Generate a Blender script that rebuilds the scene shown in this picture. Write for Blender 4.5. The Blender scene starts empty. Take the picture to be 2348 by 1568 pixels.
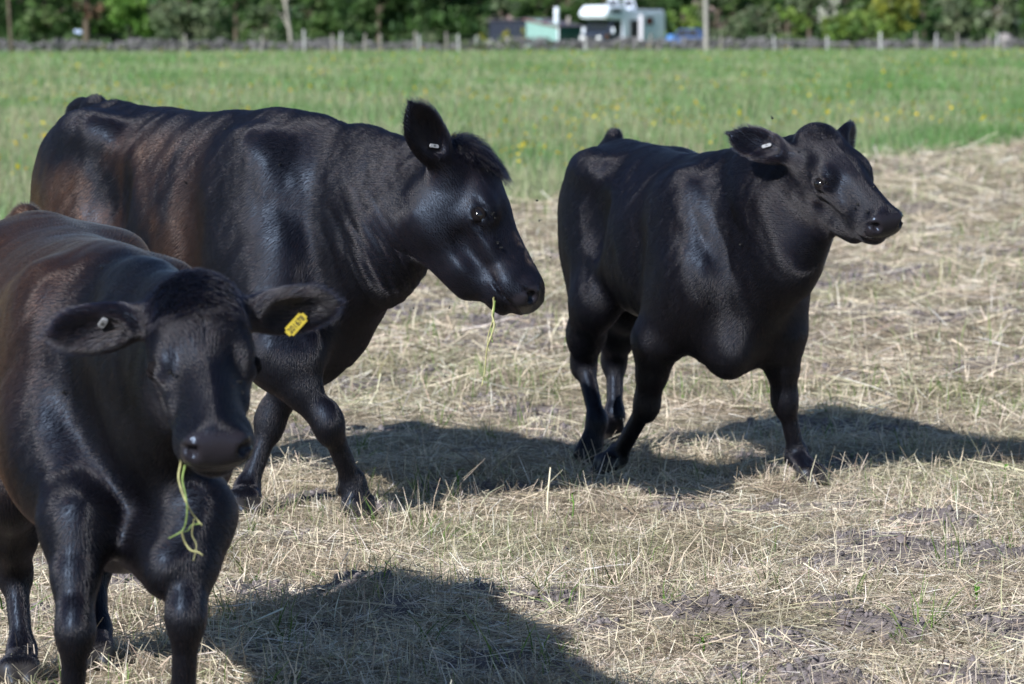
import bpy, bmesh, math, random
import numpy as np
from mathutils import Vector, Matrix

random.seed(7)
rng = np.random.default_rng(7)
scene = bpy.context.scene
col = scene.collection

# ------------------------------------------------------------------ camera
CAM_H = 1.475
PITCH = math.atan(720.0 / 8801.0)
cam_data = bpy.data.cameras.new('camera')
cam = bpy.data.objects.new('camera', cam_data)
col.objects.link(cam)
cam_data.sensor_width = 36.0
cam_data.lens = 135.0
cam_data.clip_start = 0.1
cam_data.clip_end = 6000.0
cam.location = (0.0, 0.0, CAM_H)
cam.rotation_euler = (math.pi / 2 - PITCH, 0.0, 0.0)
cam_data.dof.use_dof = True
cam_data.dof.focus_distance = 9.9
cam_data.dof.aperture_fstop = 7.0
cam_data.dof.aperture_blades = 7
scene.camera = cam

# ------------------------------------------------------------------ sky and sun
SHADOW = Vector((0.85, 1.25, -1.0)).normalized()        # the way the light travels
sun_elev = math.asin(-SHADOW.z)
to_sun = -SHADOW
world = bpy.data.worlds.new('World')
scene.world = world
world.use_nodes = True
wn = world.node_tree
wn.nodes.clear()
w_out = wn.nodes.new('ShaderNodeOutputWorld')
w_bg = wn.nodes.new('ShaderNodeBackground')
w_sky = wn.nodes.new('ShaderNodeTexSky')
w_sky.sky_type = 'NISHITA'
w_sky.sun_disc = False
w_sky.sun_elevation = sun_elev
w_sky.sun_rotation = math.atan2(to_sun.x, to_sun.y)
w_sky.altitude = 20.0
w_sky.air_density = 1.0
w_sky.dust_density = 0.2
w_sky.ozone_density = 3.0
w_bg.inputs['Strength'].default_value = 0.076
wn.links.new(w_sky.outputs[0], w_bg.inputs[0])
wn.links.new(w_bg.outputs[0], w_out.inputs[0])

sun_data = bpy.data.lights.new('sun', 'SUN')
sun_data.energy = 5.0
sun_data.angle = math.radians(0.55)
sun_data.color = (1.0, 0.985, 0.965)
sun = bpy.data.objects.new('sun', sun_data)
col.objects.link(sun)
sun.rotation_euler = SHADOW.to_track_quat('-Z', 'Y').to_euler()
sun.location = (-20, -30, 40)

scene.view_settings.view_transform = 'Standard'
scene.view_settings.look = 'None'
scene.view_settings.gamma = 1.0
scene.view_settings.exposure = 0.58
scene.view_settings.use_curve_mapping = False
scene.render.engine = 'CYCLES'
scene.cycles.use_denoising = True
scene.cycles.max_bounces = 8
scene.cycles.diffuse_bounces = 3
scene.cycles.transparent_max_bounces = 8

# ------------------------------------------------------------------ helpers
FPX = 8801.0
_cp, _sp = math.cos(PITCH), math.sin(PITCH)

def ray(px, py):
    """direction of a picture point (2347 x 1568 picture), scaled so that y = 1"""
    cx, cy = (px - 1173.5) / FPX, -(py - 784.0) / FPX
    d = np.array([cx, _cp + cy * _sp, -_sp + cy * _cp])
    return d / d[1]

def at(px, py, d):
    """world point seen at a picture point at distance d"""
    r = ray(px, py)
    return np.array([r[0] * d, d, CAM_H + r[2] * d])

def on_ground(px, py, z=0.0):
    r = ray(px, py)
    d = (z - CAM_H) / r[2]
    return np.array([r[0] * d, d, z])

def link(o, parent=None):
    col.objects.link(o)
    if parent is not None:
        o.parent = parent
    return o

def tag(o, label=None, cat=None, group=None, kind=None):
    if label: o['label'] = label
    if cat: o['category'] = cat
    if group: o['group'] = group
    if kind: o['kind'] = kind
    return o

def empty(name, loc=(0, 0, 0), rz=0.0, parent=None):
    o = bpy.data.objects.new(name, None)
    o.location = [float(c) for c in loc]
    o.rotation_euler = (0, 0, rz)
    o.empty_display_size = 0.2
    return link(o, parent)

def np_mesh(name, verts, faces, mat=None, parent=None, smooth=False, attrs=None, link_it=True):
    """faces: (M, 3) or (M, 4) index array; attrs: {name: array per vertex}"""
    me = bpy.data.meshes.new(name)
    verts = np.asarray(verts, dtype=np.float32)
    faces = np.asarray(faces, dtype=np.int32)
    k = faces.shape[1]
    me.vertices.add(len(verts))
    me.vertices.foreach_set('co', verts.ravel())
    me.loops.add(faces.size)
    me.loops.foreach_set('vertex_index', faces.ravel())
    me.polygons.add(len(faces))
    me.polygons.foreach_set('loop_start', np.arange(0, faces.size, k, dtype=np.int32))
    try:
        me.polygons.foreach_set('loop_total', np.full(len(faces), k, dtype=np.int32))
    except Exception:
        pass
    if smooth:
        me.polygons.foreach_set('use_smooth', np.ones(len(faces), dtype=bool))
    me.update(calc_edges=True)
    for an, arr in (attrs or {}).items():
        arr = np.asarray(arr, dtype=np.float32)
        if arr.ndim == 1:
            a = me.attributes.new(an, 'FLOAT', 'POINT')
            a.data.foreach_set('value', arr)
        elif arr.shape[1] == 3:
            a = me.attributes.new(an, 'FLOAT_VECTOR', 'POINT')
            a.data.foreach_set('vector', arr.ravel())
        else:
            a = me.attributes.new(an, 'FLOAT_COLOR', 'POINT')
            a.data.foreach_set('color', arr.ravel())
    if mat: me.materials.append(mat)
    o = bpy.data.objects.new(name, me)
    if link_it: link(o, parent)
    return o

def bm_obj(name, bm, mat=None, parent=None, smooth=False):
    me = bpy.data.meshes.new(name)
    bm.normal_update()
    bm.to_mesh(me)
    bm.free()
    if smooth:
        me.polygons.foreach_set('use_smooth', np.ones(len(me.polygons), dtype=bool))
    if mat: me.materials.append(mat)
    return link(bpy.data.objects.new(name, me), parent)

def new_mat(name):
    m = bpy.data.materials.new(name)
    m.use_nodes = True
    nt = m.node_tree
    b = nt.nodes['Principled BSDF']
    return m, nt, b

def node(nt, t, **kw):
    n = nt.nodes.new(t)
    for k, v in kw.items():
        setattr(n, k, v)
    return n

def ramp(nt, stops, fac=None):
    r = nt.nodes.new('ShaderNodeValToRGB')
    els = r.color_ramp.elements
    while len(els) > 1: els.remove(els[-1])
    els[0].position = stops[0][0]; els[0].color = (*stops[0][1], 1)
    for p, c in stops[1:]:
        e = els.new(p); e.color = (*c, 1)
    if fac is not None: nt.links.new(fac, r.inputs[0])
    return r

def noise_tex(nt, scale, detail=4.0, rough=0.55, vec=None, dist=0.0):
    n = nt.nodes.new('ShaderNodeTexNoise')
    n.inputs['Scale'].default_value = scale
    n.inputs['Detail'].default_value = detail
    n.inputs['Roughness'].default_value = rough
    n.inputs['Distortion'].default_value = dist
    if vec is not None: nt.links.new(vec, n.inputs['Vector'])
    return n

def mixc(nt, fac, a, b, blend='MIX'):
    n = nt.nodes.new('ShaderNodeMix')
    n.data_type = 'RGBA'
    n.blend_type = blend
    for sock, v in ((n.inputs[0], fac), (n.inputs[6], a), (n.inputs[7], b)):
        if hasattr(v, 'links') or hasattr(v, 'is_linked'):
            nt.links.new(v, sock)
        elif isinstance(v, (int, float)):
            sock.default_value = v
        else:
            sock.default_value = (*v, 1) if len(v) == 3 else v
    return n.outputs[2]

def plain_mat(name, color, rough=0.6, var=0.15, scale=8.0, spec=0.3, metallic=0.0, bump=0.0):
    m, nt, b = new_mat(name)
    tc = node(nt, 'ShaderNodeTexCoord')
    n = noise_tex(nt, scale, 5, 0.6, tc.outputs['Object'])
    lo = tuple(c * (1 - var) for c in color); hi = tuple(min(1, c * (1 + var)) for c in color)
    r = ramp(nt, [(0.3, lo), (0.7, hi)], n.outputs['Fac'])
    nt.links.new(r.outputs[0], b.inputs['Base Color'])
    b.inputs['Roughness'].default_value = rough
    b.inputs['Specular IOR Level'].default_value = spec
    b.inputs['Metallic'].default_value = metallic
    if bump:
        bp = node(nt, 'ShaderNodeBump')
        bp.inputs['Strength'].default_value = bump
        bp.inputs['Distance'].default_value = 0.02
        nt.links.new(n.outputs['Fac'], bp.inputs['Height'])
        nt.links.new(bp.outputs[0], b.inputs['Normal'])
    return m

# value noise on numpy points (2-D), smooth, -1..1
_perm = np.random.default_rng(3).random((512, 512)).astype(np.float32) * 2 - 1
def vnoise(x, y, s=1.0, ox=0.0, oy=0.0):
    x = np.asarray(x) * s + ox + 1000.0; y = np.asarray(y) * s + oy + 1000.0
    xi = np.floor(x).astype(int); yi = np.floor(y).astype(int)
    fx = x - xi; fy = y - yi
    fx = fx * fx * (3 - 2 * fx); fy = fy * fy * (3 - 2 * fy)
    a = _perm[xi % 512, yi % 512]; b = _perm[(xi + 1) % 512, yi % 512]
    c = _perm[xi % 512, (yi + 1) % 512]; d = _perm[(xi + 1) % 512, (yi + 1) % 512]
    return (a * (1 - fx) + b * fx) * (1 - fy) + (c * (1 - fx) + d * fx) * fy

def fbm(x, y, s=1.0, octs=4, ox=0.0, oy=0.0, gain=0.5):
    t = 0; amp = 1.0; tot = 0
    for i in range(octs):
        t = t + amp * vnoise(x, y, s * 2 ** i, ox + 17.3 * i, oy + 9.1 * i); tot += amp; amp *= gain
    return t / tot

HN = (380000, 380000, 330000)   # hairs on the cow, the near cow and the calf
DENS = 1.0
# ------------------------------------------------------------------ animal modelling: smooth blended volumes turned into one skin
def _norm(v):
    v = np.asarray(v, float); return v / np.linalg.norm(v)

class Flesh:
    """a body as smoothly blended volumes; skin() returns one continuous quad mesh"""
    def __init__(self): self.p = []
    def add(self, kind, k, fn, lo, hi, op='+'):
        self.p.append((op, k, fn, np.asarray(lo, float), np.asarray(hi, float)))
    def cone(self, a, b, ra, rb, k=0.03, flat=None, op='+'):
        a = np.asarray(a, float); b = np.asarray(b, float)
        if flat is not None:
            n = _norm(flat[0]); s = flat[1]
            def tr(p): return p + np.multiply.outer(p @ n, n) * (1 / s - 1)
            a2, b2 = tr(a[None])[0], tr(b[None])[0]
        else:
            tr = lambda p: p
            s = 1.0; a2, b2 = a, b
        ab = b2 - a2; L2 = float(ab @ ab)
        def fn(p):
            q = tr(p) - a2
            h = np.clip(q @ ab / L2, 0, 1)
            d = np.sqrt(((q - np.multiply.outer(h, ab)) ** 2).sum(-1)) - (ra + (rb - ra) * h)
            return d * min(1.0, s ** 0.5)
        m = max(ra, rb) * max(1, s)
        self.add('cone', k, fn, np.minimum(a, b) - m, np.maximum(a, b) + m, op)
    def chain(self, pts, k=0.03, flat=None):
        for (a, ra), (b, rb) in zip(pts[:-1], pts[1:]):
            self.cone(a, b, ra, rb, k, flat)
    def ell(self, c, r, axes=None, k=0.03, op='+'):
        c = np.asarray(c, float); r = np.asarray(r, float)
        A = np.eye(3) if axes is None else np.asarray(axes, float)      # rows = axes
        def fn(p):
            q = (p - c) @ A.T
            k0 = np.sqrt(((q / r) ** 2).sum(-1)) + 1e-9
            k1 = np.sqrt(((q / (r * r)) ** 2).sum(-1)) + 1e-9
            return k0 * (k0 - 1) / k1
        ext = np.sqrt((A.T ** 2) @ (r ** 2))
        self.add('ell', k, fn, c - ext, c + ext, op)
    def loft(self, R, o, s, st, k=0.04, power=2.35):
        """body barrel: stations (x, top, bottom, half width, widest height 0..1) in the animal's own frame"""
        st = np.asarray(st, float)
        xs = st[:, 0]
        xx = np.linspace(xs[0], xs[-1], 240)
        prof = np.stack([_smooth_interp(xx, xs, st[:, j]) for j in range(1, 5)], 1)
        def fn(p):
            q = (p - o) @ R.T / s
            x = np.clip(q[..., 0], xs[0], xs[-1])
            top = np.interp(x, xx, prof[:, 0]); bot = np.interp(x, xx, prof[:, 1])
            w = np.interp(x, xx, prof[:, 2]); f = np.interp(x, xx, prof[:, 3])
            zc = bot + (top - bot) * f
            dz = q[..., 2] - zc
            h = np.where(dz > 0, top - zc, zc - bot)
            pw = np.where(dz > 0, 2.15, 2.3)
            rr = (np.abs(q[..., 1] / w) ** pw + np.abs(dz / h) ** pw) ** (1 / pw)
            d = (rr - 1) * np.minimum(w, h) * 0.93
            over = np.abs(q[..., 0] - x)
            d = np.where(over > 0, np.sqrt(np.maximum(d, 0) ** 2 + over ** 2) + np.minimum(d, 0) * 0, d)
            return d * s
        corners = []
        for X in (xs[0], xs[-1]):
            for Y in (-1, 1):
                for Z in (st[:, 2].min(), st[:, 1].max()):
                    corners.append(o + s * (np.array([X, Y * st[:, 3].max(), Z]) @ R))
        corners = np.array(corners)
        self.add('loft', k, fn, corners.min(0), corners.max(0))
    def bounds(self):
        lo = np.min([q[3] for q in self.p if q[0] == '+'], 0); hi = np.max([q[4] for q in self.p if q[0] == '+'], 0)
        return lo, hi
    def skin(self, h=0.008, zmin=None):
        lo, hi = self.bounds()
        lo = lo - 4 * h; hi = hi + 4 * h
        n = np.ceil((hi - lo) / h).astype(int) + 1
        f = np.full(n, 0.2, np.float32)
        ax = [lo[i] + h * np.arange(n[i]) for i in range(3)]
        for op, k, fn, a, b in self.p:
            m = k + 3 * h
            i0 = np.clip(np.floor((a - m - lo) / h).astype(int), 0, n - 1); i1 = np.clip(np.ceil((b + m - lo) / h).astype(int) + 1, 1, n)
            sl = tuple(slice(i0[j], i1[j]) for j in range(3))
            P = np.stack(np.meshgrid(ax[0][sl[0]], ax[1][sl[1]], ax[2][sl[2]], indexing='ij'), -1)
            d = fn(P).astype(np.float32)
            g = f[sl]
            if op == '+':
                hh = np.clip(0.5 + 0.5 * (g - d) / k, 0, 1)
                f[sl] = g * (1 - hh) + d * hh - k * hh * (1 - hh)
            else:                                   # smooth cut
                hh = np.clip(0.5 - 0.5 * (g + d) / k, 0, 1)
                f[sl] = g * (1 - hh) + (-d) * hh + k * hh * (1 - hh)
        return _surface_nets(f, lo, h)

def _smooth_interp(x, xs, ys):
    """monotone-ish cubic through the stations"""
    m = np.gradient(ys, xs)
    i = np.clip(np.searchsorted(xs, x) - 1, 0, len(xs) - 2)
    hgt = xs[i + 1] - xs[i]; t = (x - xs[i]) / hgt
    return ((2 * t ** 3 - 3 * t ** 2 + 1) * ys[i] + (t ** 3 - 2 * t ** 2 + t) * hgt * m[i]
            + (-2 * t ** 3 + 3 * t ** 2) * ys[i + 1] + (t ** 3 - t ** 2) * hgt * m[i + 1])

def _surface_nets(f, lo, h):
    s = f < 0
    nx, ny, nz = f.shape
    c = np.zeros((nx - 1, ny - 1, nz - 1), np.uint8)
    for i in (0, 1):
        for j in (0, 1):
            for k in (0, 1):
                c += s[i:nx - 1 + i, j:ny - 1 + j, k:nz - 1 + k]
    act = np.argwhere((c > 0) & (c < 8))
    idx = np.full(c.shape, -1, np.int32)
    idx[act[:, 0], act[:, 1], act[:, 2]] = np.arange(len(act))
    corner = {(i, j, k): f[act[:, 0] + i, act[:, 1] + j, act[:, 2] + k] for i in (0, 1) for j in (0, 1) for k in (0, 1)}
    acc = np.zeros((len(act), 3)); cnt = np.zeros(len(act))
    for a in corner:
        for d in range(3):
            if a[d] == 1: continue
            b = list(a); b[d] = 1; b = tuple(b)
            fa, fb = corner[a], corner[b]
            m = (fa < 0) != (fb < 0)
            t = np.where(m, fa / np.where(m, fa - fb, 1), 0)
            p = np.array(a, float)[None].repeat(len(act), 0); p[:, d] = t
            acc += np.where(m[:, None], p, 0); cnt += m
    v = lo + h * (act + acc / cnt[:, None])
    faces = []
    for d in range(3):
        sl0 = [slice(None)] * 3; sl1 = [slice(None)] * 3
        sl0[d] = slice(0, -1); sl1[d] = slice(1, None)
        e0, e1 = s[tuple(sl0)], s[tuple(sl1)]
        E = np.argwhere(e0 != e1)
        o1, o2 = [(1, 2), (2, 0), (0, 1)][d]
        E = E[(E[:, o1] > 0) & (E[:, o2] > 0)]
        flip = e0[E[:, 0], E[:, 1], E[:, 2]]
        def cell(da, db):
            q = E.copy(); q[:, o1] -= da; q[:, o2] -= db
            return idx[q[:, 0], q[:, 1], q[:, 2]]
        quad = np.stack([cell(1, 1), cell(0, 1), cell(0, 0), cell(1, 0)], 1)
        quad[~flip] = quad[~flip][:, ::-1]
        faces.append(quad)
    faces = np.concatenate(faces)
    # two light smoothing passes take the grid out of the skin
    e = np.concatenate([faces[:, [0, 1]], faces[:, [1, 2]], faces[:, [2, 3]], faces[:, [3, 0]]])
    for lam in (0.5, -0.52, 0.5, -0.52):
        acc = np.zeros_like(v); cn = np.zeros(len(v))
        for j in range(3):
            acc[:, j] = np.bincount(e[:, 0], v[e[:, 1], j], len(v)) + np.bincount(e[:, 1], v[e[:, 0], j], len(v))
        cn = np.bincount(e[:, 0], minlength=len(v)) + np.bincount(e[:, 1], minlength=len(v))
        v = v + lam * (acc / cn[:, None] - v)
    return v, faces

BARREL = [  # x, top, bottom, half width, widest height (animal 1.20 m at the withers)
    (-0.90, 1.10, 0.86, 0.060, 0.5),
    (-0.86, 1.175, 0.78, 0.140, 0.52),
    (-0.77, 1.212, 0.70, 0.205, 0.55),
    (-0.62, 1.222, 0.62, 0.250, 0.56),
    (-0.44, 1.205, 0.565, 0.268, 0.52),
    (-0.20, 1.190, 0.53, 0.290, 0.46),
    (0.00, 1.190, 0.515, 0.290, 0.45),
    (0.14, 1.182, 0.51, 0.272, 0.45),
    (0.27, 1.175, 0.505, 0.245, 0.44),
    (0.38, 1.150, 0.53, 0.205, 0.44),
    (0.47, 1.06, 0.60, 0.150, 0.45),
    (0.53, 0.96, 0.70, 0.070, 0.5)]

def cow_flesh(P):
    """P: pose dictionary; returns the flesh, frames and fitting helpers"""
    F = Flesh()
    a = math.radians(P['yaw'])
    R = np.array([[math.cos(a), -math.sin(a), 0], [math.sin(a), math.cos(a), 0], [0, 0, 1.0]])     # rows: forward, left, up
    o = np.array([P['pos'][0], P['pos'][1], 0.0]); s = P['scale']; lx = P.get('length', 1.0); wd = P.get('width', 1.0)
    L = lambda x, y, z: o + s * (np.array([x * lx, y * wd, z]) @ R)
    left = R[1]; fwd = R[0]; up = R[2]
    st = [(x * lx, t + P.get('rise', 0) * max(0, -x), b + P.get('belly', 0.0), w * wd, f) for x, t, b, w, f in BARREL]
    F.loft(R, o, s, st)
    # bony points and muscle masses
    for sd in (-1, 1):
        F.ell(L(-0.56, sd * 0.195, 1.12), s * np.array([0.11, 0.06, 0.055]), R, 0.10 * s)                 # hook bone
        F.ell(L(-0.66, sd * 0.155, 0.90), s * np.array([0.20, 0.105, 0.26]), R, 0.08 * s)                 # thigh
        F.ell(L(-0.80, sd * 0.110, 0.98), s * np.array([0.085, 0.09, 0.15]), R, 0.06 * s)                 # rear of thigh
        F.ell(L(0.24, sd * 0.165, 0.87), s * np.array([0.15, 0.08, 0.26]), R, 0.11 * s)                   # shoulder blade
        F.ell(L(0.36, sd * 0.165, 0.75), s * np.array([0.10, 0.065, 0.11]), R, 0.09 * s)                   # point of shoulder
        F.ell(L(-0.36, sd * 0.275, 0.93), s * np.array([0.10, 0.05, 0.12]), R, 0.07 * s, op='-')          # hollow flank
        F.ell(L(0.07, sd * 0.312, 0.80), s * np.array([0.03, 0.03, 0.20]), R, 0.09 * s, op='-')          # behind the shoulder
    F.cone(L(-0.86, 0, 1.12), L(-0.70, 0, 1.150), 0.045 * s, 0.05 * s, 0.06 * s)                      # tail head
    # brisket
    bx = P.get('brisket', (0.44, 0.0, 0.55))
    F.ell(L(*bx), s * np.array([0.08, 0.075, 0.11]), R, 0.12 * s)
    F.ell(L(0.34, 0, 0.68), s * np.array([0.14, 0.19, 0.19]), R, 0.14 * s)
    bt = P.get('brisket_tip')
    tr = P.get('tip_r', 0.024)
    if bt is not None:
        F.cone(L(bx[0] - 0.06, 0, bx[2]), bt, 0.065 * s, tr * s, 0.17 * s, (left, 0.75))
        F.cone(L(0.14, 0, 0.61), bt, 0.050 * s, tr * s, 0.14 * s, (left, 0.75))
    # legs
    for name, leg in P['legs'].items():
        sd = 1 if 'l' == name[0] else -1
        th = leg.get('thick', 1.0) * s; lo = P.get('shank', 0.82)
        if name[1] == 'f':
            J = [np.asarray(j, float) for j in leg['j']]          # elbow, carpus, fetlock, hoof tip
            sh = L(0.30, sd * 0.155, 0.74)
            e, c, ft, hf = J
            m = e + (c - e) * 0.5 + fwd * 0.006
            F.cone(sh, e, 0.110 * th, 0.082 * th, 0.13 * s, (left, 0.8))
            F.cone(e, m, 0.082 * th, 0.060 * th * lo, 0.06 * s)
            F.cone(m, c, 0.062 * th * lo, 0.047 * th * lo, 0.03 * s)
            F.ell(c + fwd * 0.006 * s, s * lo * np.array([0.048, 0.046, 0.080]), R, 0.03 * s)
            F.ell(c - fwd * 0.030 * s * lo - up * 0.01 * s, s * lo * np.array([0.020, 0.022, 0.030]), R, 0.02 * s)
            F.cone(c + fwd * 0.008 * s, ft + fwd * 0.004 * s, 0.036 * th * lo, 0.032 * th * lo, 0.03 * s)
            F.cone(c - fwd * 0.022 * s, ft - fwd * 0.018 * s, 0.017 * th * lo, 0.017 * th * lo, 0.012 * s)
        else:
            J = [np.asarray(j, float) for j in leg['j']]          # stifle, hock, fetlock, hoof tip
            sf, c, ft, hf = J
            hip = L(-0.62, sd * 0.15, 0.92)
            m = sf + (c - sf) * 0.55 - fwd * 0.02 * s
            F.cone(hip, sf, 0.15 * th, 0.105 * th, 0.08 * s, (left, 0.7))
            F.cone(L(-0.80, sd * 0.13, 0.92), m - fwd * 0.035 * s, 0.085 * th, 0.05 * th, 0.07 * s, (left, 0.85))
            F.cone(sf, m, 0.098 * th, 0.068 * th, 0.06 * s, (left, 0.85))
            F.cone(m, c, 0.070 * th, 0.046 * th * lo, 0.04 * s)
            F.cone(c - fwd * 0.03 * s + up * 0.035 * s, c - fwd * 0.012 * s - up * 0.02, 0.030 * th, 0.035 * th, 0.03 * s)   # point of hock
            F.cone(m - fwd * 0.05 * s, c - fwd * 0.03 * s + up * 0.03 * s, 0.028 * s, 0.022 * s, 0.03 * s)                 # tendon
            F.ell(c, s * lo * np.array([0.058, 0.044, 0.076]), R, 0.03 * s)
            F.cone(c + fwd * 0.006 * s, ft + fwd * 0.004 * s, 0.038 * th * lo, 0.033 * th * lo, 0.03 * s)
            F.cone(c - fwd * 0.028 * s, ft - fwd * 0.020 * s, 0.019 * th * lo, 0.018 * th * lo, 0.012 * s)
        F.ell(ft, s * lo * np.array([0.044, 0.045, 0.052]), R, 0.025 * s)
        for sg in (-1, 1):
            F.ell(ft - fwd * 0.034 * s - up * 0.022 * s + left * sg * 0.020 * s, s * np.array([0.013, 0.012, 0.016]), R, 0.008 * s)      # dew claws
        hd = leg.get('dir')
        hd = fwd if hd is None else _norm(np.asarray(hd, float))
        hl = np.array([-hd[1], hd[0], 0.0])
        for sg in (-1, 1):
            F.cone(ft - up * 0.01 * s, hf - hd * 0.045 * s + hl * sg * 0.022 * s + up * 0.045 * s, 0.030 * th, 0.034 * s, 0.02 * s)
            F.cone(hf - hd * 0.05 * s + hl * sg * 0.025 * s + up * 0.036 * s, hf - hd * 0.012 * s + hl * sg * 0.022 * s + up * 0.016 * s, 0.036 * s, 0.018 * s, 0.010 * s)
    # head frame
    H = P['head']
    u = _norm(H['u']); v = np.asarray(H['v'], float); v = _norm(v - u * (v @ u)); w = np.cross(u, v)
    A = np.stack([u, v, w]); hs = H['scale']; hp = np.asarray(H['pos'], float)
    hw = H.get('wide', 1.08); fl = H.get('long', 1.0)
    G = lambda x, y, z: hp + hs * (np.array([x * fl, y * hw, z]) @ A)
    V = lambda x, y, z: np.array([x, y, z]) @ A
    r3 = lambda x, y, z: hs * np.array([x, y * hw, z])
    k = 0.03 * hs
    # neck
    nk = P['neck']
    crest0 = L(0.16, 0, 1.075); mid0 = L(0.30, 0, 0.90); low0 = L(0.40, 0, 0.68)
    crest2 = G(0.015, 0, -0.075); mid2 = G(0.06, 0, -0.12); low2 = G(*nk.get('low', (0.09, 0, -0.20)))
    bend = np.asarray(nk.get('bend', (0, 0, 0)), float)
    lat = np.cross(_norm(mid2 - mid0), up); lat = _norm(lat)
    def neck(p0, p2, r0, r1, r2, fl, k_, extra=0):
        p1 = (p0 + p2) / 2 + bend + extra
        F.cone(p0, p1, r0, r1, k_, (lat, fl)); F.cone(p1, p2, r1, r2, k_, (lat, fl))
    t = nk.get('thick', 1.0)
    neck(crest0, crest2, 0.105 * s, 0.085 * s * t, 0.068 * hs, 0.85, 0.07 * s)
    neck(mid0, mid2, 0.205 * s, 0.155 * s * t, 0.105 * hs, nk.get('flat', 0.8), 0.07 * s)
    neck(low0, low2, 0.135 * s, nk.get('throat', 0.10) * s * t, 0.070 * hs, 0.72, 0.11 * s, np.asarray(nk.get('dewlap', (0, 0, 0)), float))
    # skull
    F.ell(G(0.10, 0, -0.085), r3(0.140, 0.100, 0.088), A, k)
    F.ell(G(0.012, 0, -0.035), r3(0.055, 0.072, 0.045), A, k)
    F.ell(G(0.12, 0, -0.030), r3(0.130, 0.080, 0.040 + H.get('dome', 0.004)), A, 0.04 * hs)
    for sd in (-1, 1):
        F.ell(G(0.180, sd * 0.074, -0.045), r3(0.060, 0.030, 0.038), A, 0.03 * hs)         # brow
        F.ell(G(0.205, sd * 0.080, -0.078), r3(0.045, 0.030, 0.036), A, 0.03 * hs)         # orbit
        F.ell(G(0.255, sd * 0.066, -0.108), r3(0.080, 0.024, 0.032), A, 0.03 * hs)         # cheek bone
        F.ell(G(0.120, sd * 0.060, -0.165), r3(0.105, 0.041, 0.098), A, 0.04 * hs)         # jaw muscle
        F.cone(G(0.10, sd * 0.050, -0.222), G(0.30, sd * 0.034, -0.190), 0.040 * hs, 0.032 * hs, 0.03 * hs)
        F.cone(G(0.30, sd * 0.034, -0.190), G(0.415, sd * 0.020, -0.155), 0.032 * hs, 0.025 * hs, 0.03 * hs)
        F.ell(G(0.412, sd * 0.046, -0.104), r3(0.066, 0.034, 0.046), A, 0.03 * hs)         # upper lip
        F.ell(G(0.462, sd * 0.042, -0.072), r3(0.032, 0.028, 0.038), A, 0.02 * hs)         # nostril wing
    F.cone(G(0.10, 0, -0.235), G(0.33, 0, -0.205), 0.062 * hs * H.get('jowl', 1.0), 0.046 * hs, 0.05 * hs, (v, 0.8))
    F.cone(G(0.17, 0, -0.095), G(0.40, 0, -0.092), 0.090 * hs, 0.066 * hs, 0.04 * hs, (v, 0.95))
    F.cone(G(0.20, 0, -0.150), G(0.39, 0, -0.130), 0.060 * hs, 0.040 * hs, 0.04 * hs, (v, 0.9))
    F.cone(G(0.18, 0, -0.048), G(0.43, 0, -0.060), 0.050 * hs, 0.044 * hs, 0.03 * hs)
    F.ell(G(0.450, 0, -0.086), r3(0.048, 0.062, 0.054), A, 0.025 * hs)
    F.ell(G(0.420, 0, -0.158), r3(0.048, 0.040, 0.022), A, 0.02 * hs)                      # lower lip
    for sd in (-1, 1):
        F.cone(G(0.482, sd * 0.050, -0.134), G(0.34, sd * 0.070, -0.136), 0.006 * hs, 0.008 * hs, 0.010 * hs, op='-')     # mouth line
        F.ell(G(0.488, sd * 0.050, -0.068), r3(0.024, 0.0125, 0.017), A, 0.006 * hs, op='-')                           # nostril
        F.cone(G(0.478, sd * 0.060, -0.060), G(0.458, sd * 0.074, -0.076), 0.009 * hs, 0.006 * hs, 0.006 * hs, op='-')
        F.ell(G(0.205, sd * 0.112, -0.072), r3(0.022, 0.014, 0.014), A, 0.008 * hs, op='-')                            # eye socket
    for sd in (-1, 1):
        F.cone(G(0.165, sd * 0.108, -0.052), G(0.232, sd * 0.096, -0.046), 0.005 * hs, 0.004 * hs, 0.012 * hs, op='-')
        F.cone(G(0.225, sd * 0.100, -0.092), G(0.275, sd * 0.088, -0.080), 0.006 * hs, 0.004 * hs, 0.014 * hs, op='-')
        F.ell(G(0.285, sd * 0.088, -0.145), r3(0.060, 0.016, 0.022), A, 0.04 * hs, op='-')
    # ears
    ears = []
    for sd, E in ((-1, P['ear_r']), (1, P['ear_l'])):
        e = _norm(E['dir']); n = np.asarray(E['open'], float); n = _norm(n - e * (n @ e)); tt = np.cross(e, n)
        b = G(*E.get('base', (0.022, sd * 0.096, -0.082)))
        ln = E.get('len', 0.21) * hs; wdt = E.get('wid', 0.062) * hs
        B = np.stack([e, tt, n])
        F.cone(b - e * 0.03 * hs, b + e * 0.07 * hs, 0.040 * hs, 0.030 * hs, 0.04 * hs)
        F.ell(b + e * ln * 0.55, (ln * 0.40, wdt, 0.019 * hs), B, 0.025 * hs)
        F.ell(b + e * ln * 0.36, (ln * 0.30, wdt * 0.78, 0.028 * hs), B, 0.03 * hs)
        F.cone(b + e * ln * 0.62, b + e * ln * 0.99, wdt * 0.78, wdt * 0.22, 0.012 * hs, (n, 0.28))
        F.ell(b + e * ln * 0.56 + n * 0.024 * hs, (ln * 0.38, wdt * 0.72, 0.022 * hs), B, 0.012 * hs, op='-')
        ears.append((b, e, n, tt, ln, wdt))
    # tail
    tl = P.get('tail')
    if tl is not None:
        F.chain([(np.asarray(p, float), r * s) for p, r in tl], 0.06 * s)
    return F, dict(L=L, G=G, V=V, A=A, R=R, o=o, s=s, lx=lx, wd=wd, hs=hs, hp=hp, ears=ears, fwd=fwd, left=left)
# ------------------------------------------------------------------ the three animals
def gp(px, py): return on_ground(px, py)

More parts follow.
